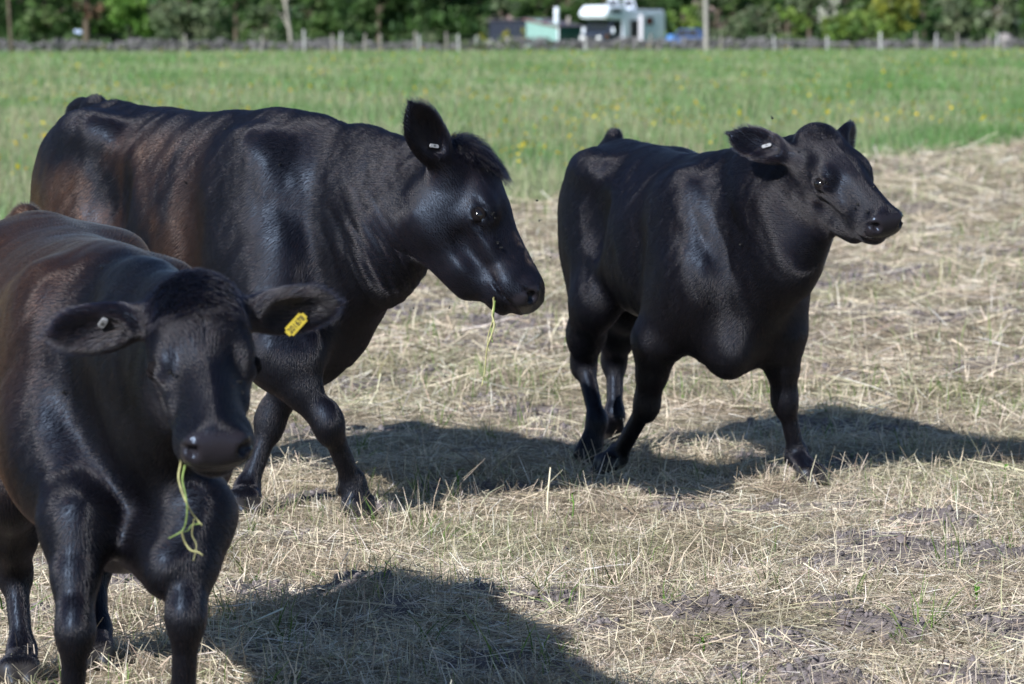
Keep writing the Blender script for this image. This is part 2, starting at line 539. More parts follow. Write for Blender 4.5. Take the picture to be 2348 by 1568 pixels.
POSE_CALF = dict(                       # black calf standing clear on the right
    yaw=68, pos=(0.613, 12.63), scale=0.89, length=0.95, width=1.0, shank=0.88, belly=0.02,
    legs=dict(
        lf=dict(j=[at(1788, 770, 12.38), at(1797, 915, 12.42), at(1826, 1042, 12.46), gp(1880, 1116)], dir=(0.6, -0.8, 0)),
        rf=dict(j=[at(1505, 785, 12.42), at(1482, 925, 12.50), at(1415, 1045, 12.66), gp(1362, 1090)], dir=(-0.9, -0.4, 0)),
        rh=dict(j=[at(1362, 690, 12.92), at(1338, 832, 13.10), at(1368, 965, 12.98), gp(1360, 1066)]),
        lh=dict(j=[at(1440, 690, 13.20), at(1408, 825, 13.45), at(1408, 950, 13.38), gp(1412, 1030)])),
    head=dict(u=(0.50, -0.66, -0.545), v=(0.84, 0.52, 0.12), pos=np.array([0.9524, 12.0, 1.155]), scale=0.865, long=1.015, jowl=1.3),
    ear_r=dict(dir=(-0.165, 0.03, 0.060), open=(0.25, -1, 0.2), len=0.245, wid=0.060),
    ear_l=dict(dir=(0.35, 0.85, 0.25), open=(0.8, -0.5, -0.1)),
    neck=dict(thick=1.1, throat=0.125, low=(0.17, 0, -0.235)), brisket=(0.34, 0, 0.55), brisket_tip=at(1670, 812, 12.26), tip_r=0.028, tuft=0.022, tuft_r=0.10, tuft_fwd=0.1, folds=[(at(1700, 560, 12.25), (0.9, 0, 0.25), 0.06, 0.004, 0.20)], eye_open=0.85, eye_r=0.0235,
    tail=[(at(1405, 342, 13.32), 0.055), (at(1409, 312, 13.34), 0.014), (at(1402, 350, 13.40), 0.036), (at(1396, 480, 13.44), 0.026), (at(1398, 640, 13.44), 0.022)])

POSE_COW = dict(                        # the larger animal grazing in the middle
    mud=True, yaw=48, pos=(-0.827, 11.96), scale=1.02, length=0.97, rise=-0.04, width=1.0,
    legs=dict(
        rf=dict(j=[at(625, 815, 11.45), at(750, 970, 11.40), at(808, 1108, 11.50), gp(850, 1192)], dir=(0.8, -0.6, 0)),
        lf=dict(j=[at(705, 800, 11.72), at(617, 965, 11.75), at(566, 1120, 11.70), gp(578, 1183)], dir=(0.6, -0.8, 0)),
        rh=dict(j=[at(150, 790, 12.10), at(75, 930, 12.45), at(105, 1060, 12.3), gp(125, 1120)]),
        lh=dict(j=[at(330, 760, 12.40), at(300, 900, 12.80), at(330, 1020, 12.7), gp(345, 1085)])),
    head=dict(u=(0.51, -0.33, -0.79), v=(0.13, 0.93, -0.27), pos=np.array([-0.1275, 11.38, 1.102]), scale=1.008, long=1.01, dome=0.022, jowl=1.15),
    ear_r=dict(dir=(-0.42, -0.35, 0.80), open=(0.55, -0.8, 0.1), len=0.22, wid=0.066),
    ear_l=dict(dir=(0.2, 0.9, 0.35), open=(0.9, -0.3, 0)),
    neck=dict(thick=1.05, throat=0.13), folds=[(at(925, 575, 11.42), (0.85, 0.1, 0.50), 0.030, 0.0065, 0.13), (at(860, 560, 11.45), (0.9, 0.1, 0.30), 0.045, 0.004, 0.16)], tuft=0.07, eye_open=0.55, brisket=(0.38, 0, 0.57), brisket_tip=at(700, 810, 11.45),
    tail=[(at(219, 246, 12.62), 0.036), (at(190, 262, 12.74), 0.040), (at(150, 420, 12.80), 0.028), (at(140, 640, 12.80), 0.022)])

POSE_NEAR = dict(                       # the near animal facing the camera at the left edge
    yaw=72, pos=(-0.897, 8.13), scale=0.86, length=0.95, width=1.0,
    legs=dict(
        rf=dict(j=[at(172, 1200, 7.58), at(172, 1445, 7.45), at(163, 1640, 7.50), np.array([-0.845, 7.40, 0.0])], dir=(0.1, -1, 0)),
        lf=dict(j=[at(455, 1180, 7.52), at(425, 1412, 7.40), at(418, 1610, 7.44), np.array([-0.635, 7.33, 0.0])], dir=(0.2, -1, 0)),
        rh=dict(j=[at(20, 1110, 8.45), at(34, 1310, 8.75), at(50, 1490, 8.66), gp(52, 1580)]),
        lh=dict(j=[at(235, 1080, 8.60), at(218, 1290, 8.95), at(222, 1440, 8.88), gp(225, 1535)])),
    head=dict(u=(0.165, -0.80, -0.57), v=(0.98, 0.18, 0.03), pos=np.array([-0.597, 7.22, 0.992]), scale=0.80, long=1.07, dome=0.03, wide=1.15),
    ear_r=dict(dir=(-0.95, 0.05, -0.14), open=(0.1, -0.85, -0.35), len=0.245, wid=0.062),
    ear_l=dict(dir=(0.95, 0.15, 0.12), open=(0.1, -0.92, -0.38), len=0.235, wid=0.060),
    neck=dict(), tuft=0.036, tuft_r=0.17, tuft_x=0.05, eye_open=0.16, brisket=(0.36, 0, 0.57), brisket_tip=at(374, 1304, 7.44), tip_r=0.026, belly=0.04,
    tail=[(at(60, 505, 8.84), 0.042), (at(45, 530, 8.95), 0.036), (at(45, 700, 8.98), 0.026), (at(45, 900, 8.98), 0.022)])

HOOFS = np.array([leg['j'][3][:2] for P_ in (POSE_CALF, POSE_COW, POSE_NEAR) for leg in P_['legs'].values()])
# ------------------------------------------------------------------ coat, eyes, tags
def coat_skin_mat():
    m, nt, b = new_mat('black_hide')
    at_ = lambda n: node(nt, 'ShaderNodeAttribute', attribute_name=n)
    tc = node(nt, 'ShaderNodeTexCoord')
    br = at_('brown'); nose = at_('nose'); horn = at_('horn')
    n1 = noise_tex(nt, 60, 6, 0.65, tc.outputs['Object'])
    blk = ramp(nt, [(0.3, (0.003, 0.003, 0.005)), (0.75, (0.008, 0.0075, 0.010))], n1.outputs['Fac'])
    brn = ramp(nt, [(0.3, (0.012, 0.006, 0.004)), (0.75, (0.034, 0.017, 0.011))], n1.outputs['Fac'])
    c = mixc(nt, br.outputs['Fac'], blk.outputs[0], brn.outputs[0])
    c = mixc(nt, nose.outputs['Fac'], c, (0.017, 0.015, 0.019))
    c = mixc(nt, horn.outputs['Fac'], c, (0.030, 0.027, 0.026))
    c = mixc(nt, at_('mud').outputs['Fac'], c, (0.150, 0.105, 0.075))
    nt.links.new(c, b.inputs['Base Color'])
    mr = node(nt, 'ShaderNodeMapRange')
    nt.links.new(nose.outputs['Fac'], mr.inputs['Value'])
    mr.inputs['To Min'].default_value = 0.44; mr.inputs['To Max'].default_value = 0.24
    nt.links.new(mr.outputs[0], b.inputs['Roughness'])
    b.inputs['Specular IOR Level'].default_value = 0.24
    b.inputs['Specular Tint'].default_value = (0.55, 0.72, 1.0, 1)  # cool blue sheen of the sky tinted into the highlights
    bp = node(nt, 'ShaderNodeBump')
    vo = node(nt, 'ShaderNodeTexVoronoi'); vo.inputs['Scale'].default_value = 260
    nt.links.new(tc.outputs['Object'], vo.inputs['Vector'])
    h = mixc(nt, nose.outputs['Fac'], n1.outputs['Color'], vo.outputs['Distance'])
    nt.links.new(h, bp.inputs['Height']); bp.inputs['Strength'].default_value = 0.15; bp.inputs['Distance'].default_value = 0.004
    nt.links.new(bp.outputs[0], b.inputs['Normal'])
    return m

def hair_mat():
    m = bpy.data.materials.new('coat_hair')
    m.use_nodes = True
    nt = m.node_tree; nt.nodes.clear()
    out = nt.nodes.new('ShaderNodeOutputMaterial')
    h = nt.nodes.new('ShaderNodeBsdfHairPrincipled')
    h.model = 'CHIANG'; h.parametrization = 'COLOR'
    br = node(nt, 'ShaderNodeAttribute', attribute_name='brown')
    info = node(nt, 'ShaderNodeHairInfo')
    blk = ramp(nt, [(0.0, (0.002, 0.0025, 0.006)), (1.0, (0.004, 0.005, 0.010))], info.outputs['Random'])
    brn = ramp(nt, [(0.0, (0.045, 0.020, 0.012)), (1.0, (0.125, 0.056, 0.032))], info.outputs['Random'])
    c = mixc(nt, br.outputs['Fac'], blk.outputs[0], brn.outputs[0])
    nt.links.new(c, h.inputs['Color'])
    h.inputs['Roughness'].default_value = 0.22
    h.inputs['Radial Roughness'].default_value = 0.55
    h.inputs['Coat'].default_value = 0.0
    h.inputs['IOR'].default_value = 1.43
    h.inputs['Random Roughness'].default_value = 0.0
    nt.links.new(h.outputs[0], out.inputs[0])
    return m

HIDE = coat_skin_mat()
HAIR = hair_mat()
EYE = plain_mat('eye_wet_dark', (0.006, 0.005, 0.006), 0.10, 0.2, 60, 0.6)
LID = plain_mat('eyelid_skin', (0.007, 0.006, 0.007), 0.8, 0.3, 80, 0.05)
CLIP = plain_mat('tag_metal', (0.22, 0.23, 0.25), 0.6, 0.25, 300, 0.3, 0.0)
YTAG = plain_mat('tag_yellow_shaded', (0.42, 0.33, 0.035), 0.5, 0.12, 120, 0.4)  # yellow darkened, shade of the ear put into the colour
INK = plain_mat('tag_ink', (0.02, 0.02, 0.02), 0.6)

def sstep(a, b, x):
    t = np.clip((x - a) / (b - a), 0, 1); return t * t * (3 - 2 * t)

def quad_normals(v, f):
    n = np.cross(v[f[:, 2]] - v[f[:, 0]], v[f[:, 3]] - v[f[:, 1]])
    vn = np.zeros_like(v)
    for j in range(4):
        for k in range(3):
            vn[:, k] += np.bincount(f[:, j], n[:, k], len(v))
    return vn / (np.linalg.norm(vn, axis=1)[:, None] + 1e-12), n

def hair_curves(name, roots, pts, rad, brown, parent):
    """pts (N, K, 3)"""
    N, K = pts.shape[:2]
    cu = bpy.data.hair_curves.new(name)
    cu.add_curves([K] * N)
    cu.points.foreach_set('position', pts.reshape(-1).astype(np.float32))
    r = np.repeat(rad[:, None], K, 1) * np.linspace(1, 0.25, K)[None]
    cu.points.foreach_set('radius', r.reshape(-1).astype(np.float32))
    a = cu.attributes.new('brown', 'FLOAT', 'CURVE')
    a.data.foreach_set('value', brown.astype(np.float32))
    cu.materials.append(HAIR)
    o = bpy.data.objects.new(name, cu)
    return link(o, parent)

def build_animal(P, label, group, n_hair, brown_fn, vox=0.007, seed=1):
    rg = np.random.default_rng(seed)
    F, fr = cow_flesh(P)
    v, f = F.skin(vox)
    s, hs, o, R, A, hp = fr['s'], fr['hs'], fr['o'], fr['R'], fr['A'], fr['hp']
    vn, _ = quad_normals(v, f)
    loc = (v - o) @ R.T / s
    hl = (v - hp) @ A.T / hs
    # muscle and skin unevenness
    bodyw = sstep(0.25, 0.6, loc[:, 2]) * (1 - 0.8 * ((hl[:, 0] > -0.05) & (np.linalg.norm(hl - [0.2, 0, -0.1], axis=1) < 0.40)))
    d = 0.006 * fbm(loc[:, 0] * 1.0 + loc[:, 1] * 0.6, loc[:, 2] * 0.7 + loc[:, 1], 5.5, 3, seed * 3.1)
    d += 0.0025 * fbm(loc[:, 0] + loc[:, 1] * 0.5, loc[:, 2] * 0.5, 22, 2, seed * 1.7)
    for rib in P.get('ribs', []):
        pass
    dv = d * bodyw
    # skin folds across the neck close to the jaw
    for (c0, dr, wl, amp, rad) in P.get('folds', []):
        q = v - np.asarray(c0); t = q @ _norm(dr)
        wgt = np.exp(-(np.linalg.norm(q, axis=1) / rad) ** 2)
        dv = dv + amp * wgt * (np.abs(np.sin(math.pi * t / wl + 0.9 * fbm(q[:, 0], q[:, 2], 9, 2))) - 0.5)
    v = v + vn * (dv * s)[:, None]
    vn, fn = quad_normals(v, f)
    nose = sstep(0.452, 0.468, hl[:, 0] / P['head'].get('long', 1)) * sstep(-0.128, -0.112, hl[:, 2]) * sstep(-0.018, -0.034, hl[:, 2]) * (np.abs(hl[:, 1]) < 0.11)
    horn = sstep(0.065, 0.050, v[:, 2])
    brown = brown_fn(loc, hl, v)
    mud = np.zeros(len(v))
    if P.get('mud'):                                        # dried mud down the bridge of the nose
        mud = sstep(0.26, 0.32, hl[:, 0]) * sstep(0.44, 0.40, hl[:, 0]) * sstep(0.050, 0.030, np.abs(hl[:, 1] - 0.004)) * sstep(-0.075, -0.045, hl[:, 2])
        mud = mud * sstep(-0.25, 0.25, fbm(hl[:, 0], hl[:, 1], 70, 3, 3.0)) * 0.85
    root = empty('cow', (o[0], o[1], 0.0))
    tag(root, label, 'cow', group)
    root['pose'] = 'standing'
    del root['pose']
    base = np.array([o[0], o[1], 0.0])
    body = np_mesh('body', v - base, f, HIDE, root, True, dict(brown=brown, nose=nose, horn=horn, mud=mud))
    # ---- eyes
    G, V = fr['G'], fr['V']
    for sd in (-1, 1):
        c = G(0.205, sd * 0.0945, -0.072) - base
        er = P.get('eye_r', 0.0225) * hs
        out = _norm(V(0.10, sd * 1.0, 0.18)); along = V(1, sd * -0.12, 0.0); along = _norm(along - out * (along @ out)); upv = np.cross(out, along)
        if upv @ A[2] < 0: upv = -upv
        bm = bmesh.new()
        bmesh.ops.create_uvsphere(bm, u_segments=20, v_segments=12, radius=er, matrix=Matrix.Translation(Vector(c)))
        bm_obj('eye', bm, EYE, root, True)
        # upper and lower lid: shells that wrap the eyeball and run under the skin of the orbit
        op = P.get('eye_open', 0.6)
        for lid, e_in in ((1, math.radians(44) * op), (-1, math.radians(34) * op)):
            n_, m_ = 17, 7
            vv = []; ff = []
            for i in range(n_):
                az = math.radians(-82 + 164 * i / (n_ - 1))
                e0 = lid * (e_in * math.cos(az) ** 0.8 if op > 0.05 else 0.0)
                for j in range(m_ + 1):
                    t = max(0, j - 1) / (m_ - 1)
                    el = e0 + (lid * math.radians(100) - e0) * t
                    rr_ = er * (1.015 if j == 0 else 1.10 + 0.10 * math.sin(math.pi * min(1.0, t * 2.2)) * (1 if t < 0.45 else 0.0))
                    vv.append(c + rr_ * (along * math.sin(az) + (out * math.cos(el) + upv * math.sin(el)) * math.cos(az)))
            for i in range(n_ - 1):
                for j in range(m_):
                    a_ = i * (m_ + 1) + j
                    q_ = [a_, a_ + 1, a_ + m_ + 2, a_ + m_ + 1]
                    ff.append(q_ if lid * 1 > 0 else q_[::-1])
            np_mesh('eyelid', np.array(vv), ff, LID, root, True)
    # ---- coat
    area = np.linalg.norm(fn, axis=1)
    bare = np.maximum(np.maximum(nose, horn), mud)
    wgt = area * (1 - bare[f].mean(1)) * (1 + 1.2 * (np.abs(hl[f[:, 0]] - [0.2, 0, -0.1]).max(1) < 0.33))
    cw = np.cumsum(wgt / wgt.sum())
    fi = np.minimum(np.searchsorted(cw, (np.arange(n_hair) + rg.random(n_hair)) / n_hair), len(f) - 1)       # evenly spread roots
    bc = rg.dirichlet([1, 1, 1, 1], n_hair)
    rt = np.einsum('nk,nkd->nd', bc, v[f[fi]])
    nn = np.einsum('nk,nkd->nd', bc, vn[f[fi]]); nn /= np.linalg.norm(nn, axis=1)[:, None]
    l = (rt - o) @ R.T / s; h = (rt - hp) @ A.T / hs
    whead = sstep(0.42, 0.30, np.linalg.norm((h - [0.22, 0, -0.1]) * [0.95, 1.3, 1.0], axis=1)) * sstep(-0.06, 0.03, h[:, 0])
    wleg = sstep(0.60, 0.42, l[:, 2])
    upw = np.array([0, 0, 1.0])
    flow = -fr['fwd'][None] * 0.85 - upw[None] * (0.25 + 0.65 * np.clip(np.abs(l[:, 1]) / 0.25, 0, 1))[:, None]
    flow = flow * (1 - wleg)[:, None] + (-upw[None] - 0.15 * fr['fwd'][None]) * wleg[:, None]
    hflow = -A[0][None] + A[1][None] * np.sign(h[:, 1])[:, None] * 0.25 - A[2][None] * 0.1
    flow = flow * (1 - whead)[:, None] + hflow * whead[:, None]
    ln = 0.0145 * (1 - 0.30 * wleg) * (1 - 0.45 * whead) + 0.008 * sstep(0.10, 0.02, np.abs(l[:, 1])) * sstep(0.95, 1.1, l[:, 2])
    for (b, e, n, tt, eln, ewd) in fr['ears']:
        q = rt - b
        x = (q @ e) / eln; y = (q @ tt) / ewd; z = (q @ n) / (0.04 * hs)
        we = sstep(0.05, 0.3, x) * (np.abs(y) < 1.25) * (np.abs(z) < 1.3) * (x < 1.15)
        ef = e[None] * 1.0 + tt[None] * (np.sign(y) * np.clip(np.abs(y), 0, 1) * 0.7)[:, None]
        flow = flow * (1 - we)[:, None] + ef * we[:, None]
        ln = ln * (1 - we) + we * (0.014 + 0.014 * (z > 0.1))
    # poll tuft
    wt = sstep(P.get('tuft_r', 0.13), P.get('tuft_r', 0.13) * 0.4, np.linalg.norm((h - [P.get('tuft_x', 0.02), 0, -0.01]) * [0.8, 0.9, 1.0], axis=1))
    tl = P.get('tuft', 0.05)
    flow = flow * (1 - wt)[:, None] + (A[0][None] * P.get('tuft_fwd', 0.5) + A[1][None] * rg.normal(0, 0.45, (n_hair, 1)) + upw[None] * 0.3) * wt[:, None]
    ln = ln * (1 - wt) + wt * tl
    # cowlicks so the coat does not lie perfectly combed
    k = 3.2 / s
    swirl = fbm(l[:, 0] + l[:, 1], l[:, 2] - l[:, 1] * 0.5, 9, 2, seed * 2.3)
    # locks: narrow across the lie of the coat, long along it
    ax_ = 0.72 * l[:, 0] - 0.69 * l[:, 2]; al_ = -0.69 * l[:, 0] - 0.72 * l[:, 2]
    lock = fbm(ax_ * 46 + l[:, 1] * 20, al_ * 7 + l[:, 1] * 4, 1.0, 2, seed * 4.1) * (1 - whead) * (1 - 0.5 * wleg) + fbm(h[:, 1] * 40 + h[:, 2] * 40, h[:, 0] * 9, 1.0, 2, seed * 6.3) * whead * 0.8
    side = np.cross(nn, flow)
    flow = flow + side * (swirl * 0.14 + lock * 0.20)[:, None] + rg.normal(0, 0.045, (n_hair, 3))
    tan = flow - nn * (flow * nn).sum(1)[:, None]
    tan /= np.linalg.norm(tan, axis=1)[:, None] + 1e-9
    lift = (0.32 + 0.06 * rg.random(n_hair) + 0.12 * lock + 0.60 * wt)[:, None]
    ln = (ln * s * rg.uniform(0.82, 1.12, n_hair))[:, None]
    K = 4
    pts = np.zeros((n_hair, K, 3))
    for i in range(K):
        t = i / (K - 1)
        pts[:, i] = rt + nn * 0.0003 + ln * (tan * t + nn * lift * (t - 0.5 * t * t)) - upw * (ln ** 2) * 2.2 * t * t * wt[:, None]
    rad = 0.00038 * rg.uniform(0.85, 1.15, n_hair) * P.get('hair_w', 1.0)
    bh = np.einsum('nk,nk->n', bc, brown[f[fi]])
    hair_curves('coat', rt, pts - base, rad, np.clip(bh + rg.normal(0, 0.10, n_hair), 0, 1), root)
    return root, v, vn, fr, base

def surface_at(v, vn, px, py):
    """frontmost skin point under a picture point"""
    p = v - np.array([0, 0, CAM_H])
    fwv = p[:, 1] * _cp - p[:, 2] * _sp; upc = p[:, 1] * _sp + p[:, 2] * _cp
    X = 1173.5 + FPX * p[:, 0] / fwv; Y = 784 - FPX * upc / fwv
    m = np.where((X - px) ** 2 + (Y - py) ** 2 < 14 ** 2)[0]
    i = m[np.argmin(fwv[m])]
    near = m[np.abs(fwv[m] - fwv[i]) < 0.03]
    n = vn[near]; n = n[n[:, 1] < 0.2].mean(0)
    r = ray(px, py); dist = v[near, 1].mean()
    return np.array([r[0] * dist, dist, CAM_H + r[2] * dist]), n / np.linalg.norm(n)

def tag_plate(name, p, n, angle, sx, sy, th, mat, parent, base, bevel=0.003):
    """thin rounded plate lying against the ear; angle in the picture"""
    n = _norm(n); ax = np.array([math.cos(angle), 0, math.sin(angle)]); ax = _norm(ax - n * (ax @ n)); ay = np.cross(n, ax)
    bm = bmesh.new()
    bmesh.ops.create_cube(bm, size=1.0)
    for q in bm.verts: q.co = Vector((q.co.x * sx, q.co.y * sy, q.co.z * th))
    vert_edges = [e for e in bm.edges if abs((e.verts[0].co - e.verts[1].co).normalized().z) > 0.9]
    bmesh.ops.bevel(bm, geom=vert_edges, offset=bevel, segments=3, affect='EDGES')
    M = Matrix(((ax[0], ay[0], n[0], p[0] - base[0]), (ax[1], ay[1], n[1], p[1] - base[1]), (ax[2], ay[2], n[2], p[2] - base[2]), (0, 0, 0, 1)))
    bm.transform(M)
    return bm_obj(name, bm, mat, parent), M

def text_part(name, body, size, M, mat, parent, depth=0.0006):
    cu = bpy.data.curves.new(name, 'FONT')
    cu.body = body; cu.size = size; cu.align_x = 'CENTER'; cu.align_y = 'CENTER'; cu.extrude = depth
    cu.offset = size * 0.012
    tmp = bpy.data.objects.new('tmp_text', cu)
    col.objects.link(tmp)
    dg = bpy.context.evaluated_depsgraph_get()
    me = bpy.data.meshes.new_from_object(tmp.evaluated_get(dg))
    bpy.data.objects.remove(tmp); bpy.data.curves.remove(cu)
    me.name = name
    me.materials.clear(); me.materials.append(mat)
    me.transform(M)
    return link(bpy.data.objects.new(name, me), parent)

GROUP = 'black cattle in the mown field'
def brown_cow(loc, hl, v):
    n = fbm(loc[:, 0] + 0.5 * loc[:, 1], loc[:, 2] * 0.8, 3.2, 4, 4.0)
    n2 = fbm(loc[:, 0] * 1.5 + 3, loc[:, 2] * 0.5, 16, 3, 9.0)
    reg = sstep(0.22, -0.12, loc[:, 0]) * sstep(-0.93, -0.80, loc[:, 0]) * sstep(1.18, 1.0, loc[:, 2])
    low = sstep(0.95, 0.60, loc[:, 2])
    return np.clip(reg * sstep(-0.15, 0.45, n + 0.25 * n2 + 0.40 * low + 0.10), 0, 1) * 0.95
def brown_near(loc, hl, v):
    n = fbm(loc[:, 0] + 0.5 * loc[:, 1], loc[:, 2] * 0.8, 3.6, 4, 14.0)
    n2 = fbm(loc[:, 0] * 1.5 + 3, loc[:, 2] * 0.5, 18, 3, 5.0)
    reg = sstep(0.48, 0.16, loc[:, 0]) * sstep(0.45, 0.70, loc[:, 2])
    return np.clip(reg * sstep(-0.35, 0.35, n + 0.25 * n2 + 0.42), 0, 1) * 0.95
def brown_calf(loc, hl, v):
    return 0.05 * np.clip(fbm(loc[:, 0], loc[:, 2], 3, 3, 7.0), 0, 1)

cow_root, cv, cvn, cfr, cbase = build_animal(POSE_COW, 'tallest black cow with lowered head, brown tinged flank and hay stalk at its mouth', GROUP, HN[0], brown_cow, seed=2)
near_root, nv, nvn, nfr, nbase = build_animal(POSE_NEAR, 'nearest black cow facing the camera with yellow ear tag, cut by left edge', GROUP, HN[1], brown_near, seed=3)
calf_root, kv, kvn, kfr, kbase = build_animal(POSE_CALF, 'glossy black calf walking alone on the right with head raised', GROUP, HN[2], brown_calf, seed=4)

for root_, vv_, vn_, bs_, px, py, ang, sx, sy in (
        (calf_root, kv, kvn, kbase, 1758, 336, 0.22, 0.030, 0.0105),
        (cow_root, cv, cvn, cbase, 992, 336, 0.02, 0.029, 0.0105),
        (near_root, nv, nvn, nbase, 237, 734, 1.15, 0.024, 0.012)):
    p, n = surface_at(vv_, vn_, px, py)
    t_, M_ = tag_plate('ear_clip', p + n * 0.007, n, ang, sx, sy, 0.006, CLIP, root_, bs_, 0.002)
    t_['label'] = 'small silver metal clip on the ear'
    text_part('clip_marks', 'IIII', sy * 0.62, M_ @ Matrix.Translation((0, 0, 0.0032)), INK, t_, 0.0003)
p, n = surface_at(nv, nvn, 677, 742)
n = _norm(np.array([0.10, -0.95, 0.02]) + 0.25 * n)
t_, M_ = tag_plate('ear_tag', p + n * 0.019, n, 0.82, 0.050, 0.0215, 0.004, YTAG, near_root, nbase, 0.005)
t_['label'] = 'yellow plastic ear tag with black number'
text_part('tag_number', '201678', 0.0140, M_ @ Matrix.Translation((0, 0, 0.0024)) @ Matrix.Diagonal((0.95, 1.15, 1, 1)), INK, t_)

MOUTH_NEAR = float(nfr['G'](0.46, -0.03, -0.13)[1]) - 0.015
MOUTH_COW = float(cfr['G'](0.42, -0.05, -0.14)[1]) - 0.01
# ------------------------------------------------------------------ field, hay, meadow
E0 = on_ground(1180, 460); E1 = on_ground(2347, 325)
EDGE_SLOPE = (E1[1] - E0[1]) / (E1[0] - E0[0])
def meadow_side(x, y):
    """> 0 beyond the mown edge (metres across it)"""
    e = E0[1] + (x - E0[0]) * EDGE_SLOPE
    return (y - e) * 0.36 + 0.55 * fbm(x, y, 0.55, 3, 2.0) + 0.2 * fbm(x, y, 2.6, 2, 7.0)

# trampled soil showing between the hay: picture point, half width, height of the clods
SOIL = [(836, 1345, 0.085, 0.060), (880, 1352, 0.05, 0.045), (580, 1345, 0.13, 0.020), (915, 1398, 0.09, 0.05), (1085, 1358, 0.08, 0.045),
        (1250, 1372, 0.13, 0.045), (1365, 1432, 0.07, 0.04), (1786, 1150, 0.05, 0.04), (1910, 1147, 0.06, 0.03), (2010, 1238, 0.12, 0.05),
        (2270, 1262, 0.10, 0.05), (2160, 1190, 0.10, 0.06), (1560, 1398, 0.07, 0.05), (1660, 1392, 0.08, 0.05), (1900, 1378, 0.06, 0.05), (2010, 1428, 0.09, 0.05),
        (1800, 1468, 0.10, 0.04), (1677, 1535, 0.05, 0.04), (1920, 1545, 0.10, 0.05), (2195, 1535, 0.09, 0.06), (1130, 1500, 0.12, 0.03),
        (880, 1150, 0.06, 0.02), (1240, 975, 0.12, 0.03), (700, 1128, 0.10, 0.02), (1905, 705, 0.16, 0.07), (1985, 722, 0.18, 0.06), (1925, 850, 0.13, 0.05),
        (2240, 838, 0.2, 0.05), (2060, 900, 0.12, 0.04), (1170, 770, 0.14, 0.05), (2150, 720, 0.22, 0.05), (2270, 572, 0.4, 0.08), (2120, 470, 0.5, 0.08),
        (2060, 380, 0.7, 0.08), (1240, 800, 0.12, 0.04), (980, 850, 0.15, 0.04), (300, 1330, 0.12, 0.03), (90, 1400, 0.12, 0.04), (2330, 1420, 0.12, 0.03)]
def soil_mask(x, y):
    m = np.zeros(np.shape(x)); hgt = np.zeros(np.shape(x))
    wob = 0.75 * fbm(x, y, 7.0, 4, 31.0, 0, 0.6)
    for px, py, r, h in SOIL:
        c = on_ground(px, py + 10)
        if px > 1500 and py > 1120: r = r * 1.45
        q = np.sqrt(((x - c[0]) / r) ** 2 + ((y - c[1]) / (r * 1.5)) ** 2) + wob
        w = sstep(1.30, 0.55, q) * (0.92 if py > 1080 else 0.6)
        m = np.maximum(m, w); hgt = np.maximum(hgt, h * sstep(1.2, 0.1, q))
    gen = sstep(0.14, 0.48, fbm(x, y, 1.7, 4, 51.0) + 0.35 * fbm(x, y, 8.0, 3, 57.0)) * 0.85
    return np.maximum(m, gen), hgt

def ground_z(x, y):
    m, h = soil_mask(x, y)
    far = sstep(60, 20, y)
    z = 0.022 * fbm(x, y, 0.9, 3, 5.0) * far - 0.012 + 0.030 * far * np.maximum(0, fbm(x, y, 3.2, 3, 15.0)) + 0.014 * far * fbm(x, y, 9.0, 3, 25.0)
    lumps = 0.5 + 0.5 * fbm(x, y, 14, 4, 12.0, 0, 0.62)
    rid = 1 - np.abs(fbm(x, y, 26, 3, 3.0, 0, 0.6)) * 1.6
    near = sstep(40, 16, y)
    z = z + h * (0.20 + 0.70 * lumps) + m * near * 0.022 * (rid - 0.4)
    flat = np.ones(np.shape(x))
    for hx, hy in HOOFS: flat = np.minimum(flat, sstep(0.08, 0.38, np.hypot((x - hx) * 1.3, (y - hy + 0.12) * 0.7)))      # trodden flat under the hooves
    return z * flat - 0.006 * (1 - flat)

def axis(segs):
    out = []
    for a, b, st in segs: out.append(np.arange(a, b, st))
    return np.concatenate(out + [[segs[-1][1]]])
ys = np.concatenate([axis([(-60, 0, 6.0), (0, 7, 0.5), (7, 12.5, 0.022), (12.5, 18, 0.045), (18, 34, 0.12), (34, 60, 0.4), (60, 300, 4)])[:-1], 300 * (3000 / 300) ** np.linspace(0, 1, 14)])
xp = np.concatenate([axis([(0, 2.0, 0.022), (2.0, 4.5, 0.06), (4.5, 10, 0.25), (10, 80, 4)])[:-1], 80 * (2500 / 80) ** np.linspace(0, 1, 14)])
xs = np.concatenate([-xp[:0:-1], xp])
X, Y = np.meshgrid(xs, ys, indexing='ij')
Z = ground_z(X, Y)
sm, _ = soil_mask(X, Y)
mead = sstep(-0.25, 0.25, meadow_side(X, Y))
nx_, ny_ = X.shape
ii = np.arange(nx_ * ny_).reshape(nx_, ny_)
gf = np.stack([ii[:-1, :-1], ii[1:, :-1], ii[1:, 1:], ii[:-1, 1:]], -1).reshape(-1, 4)

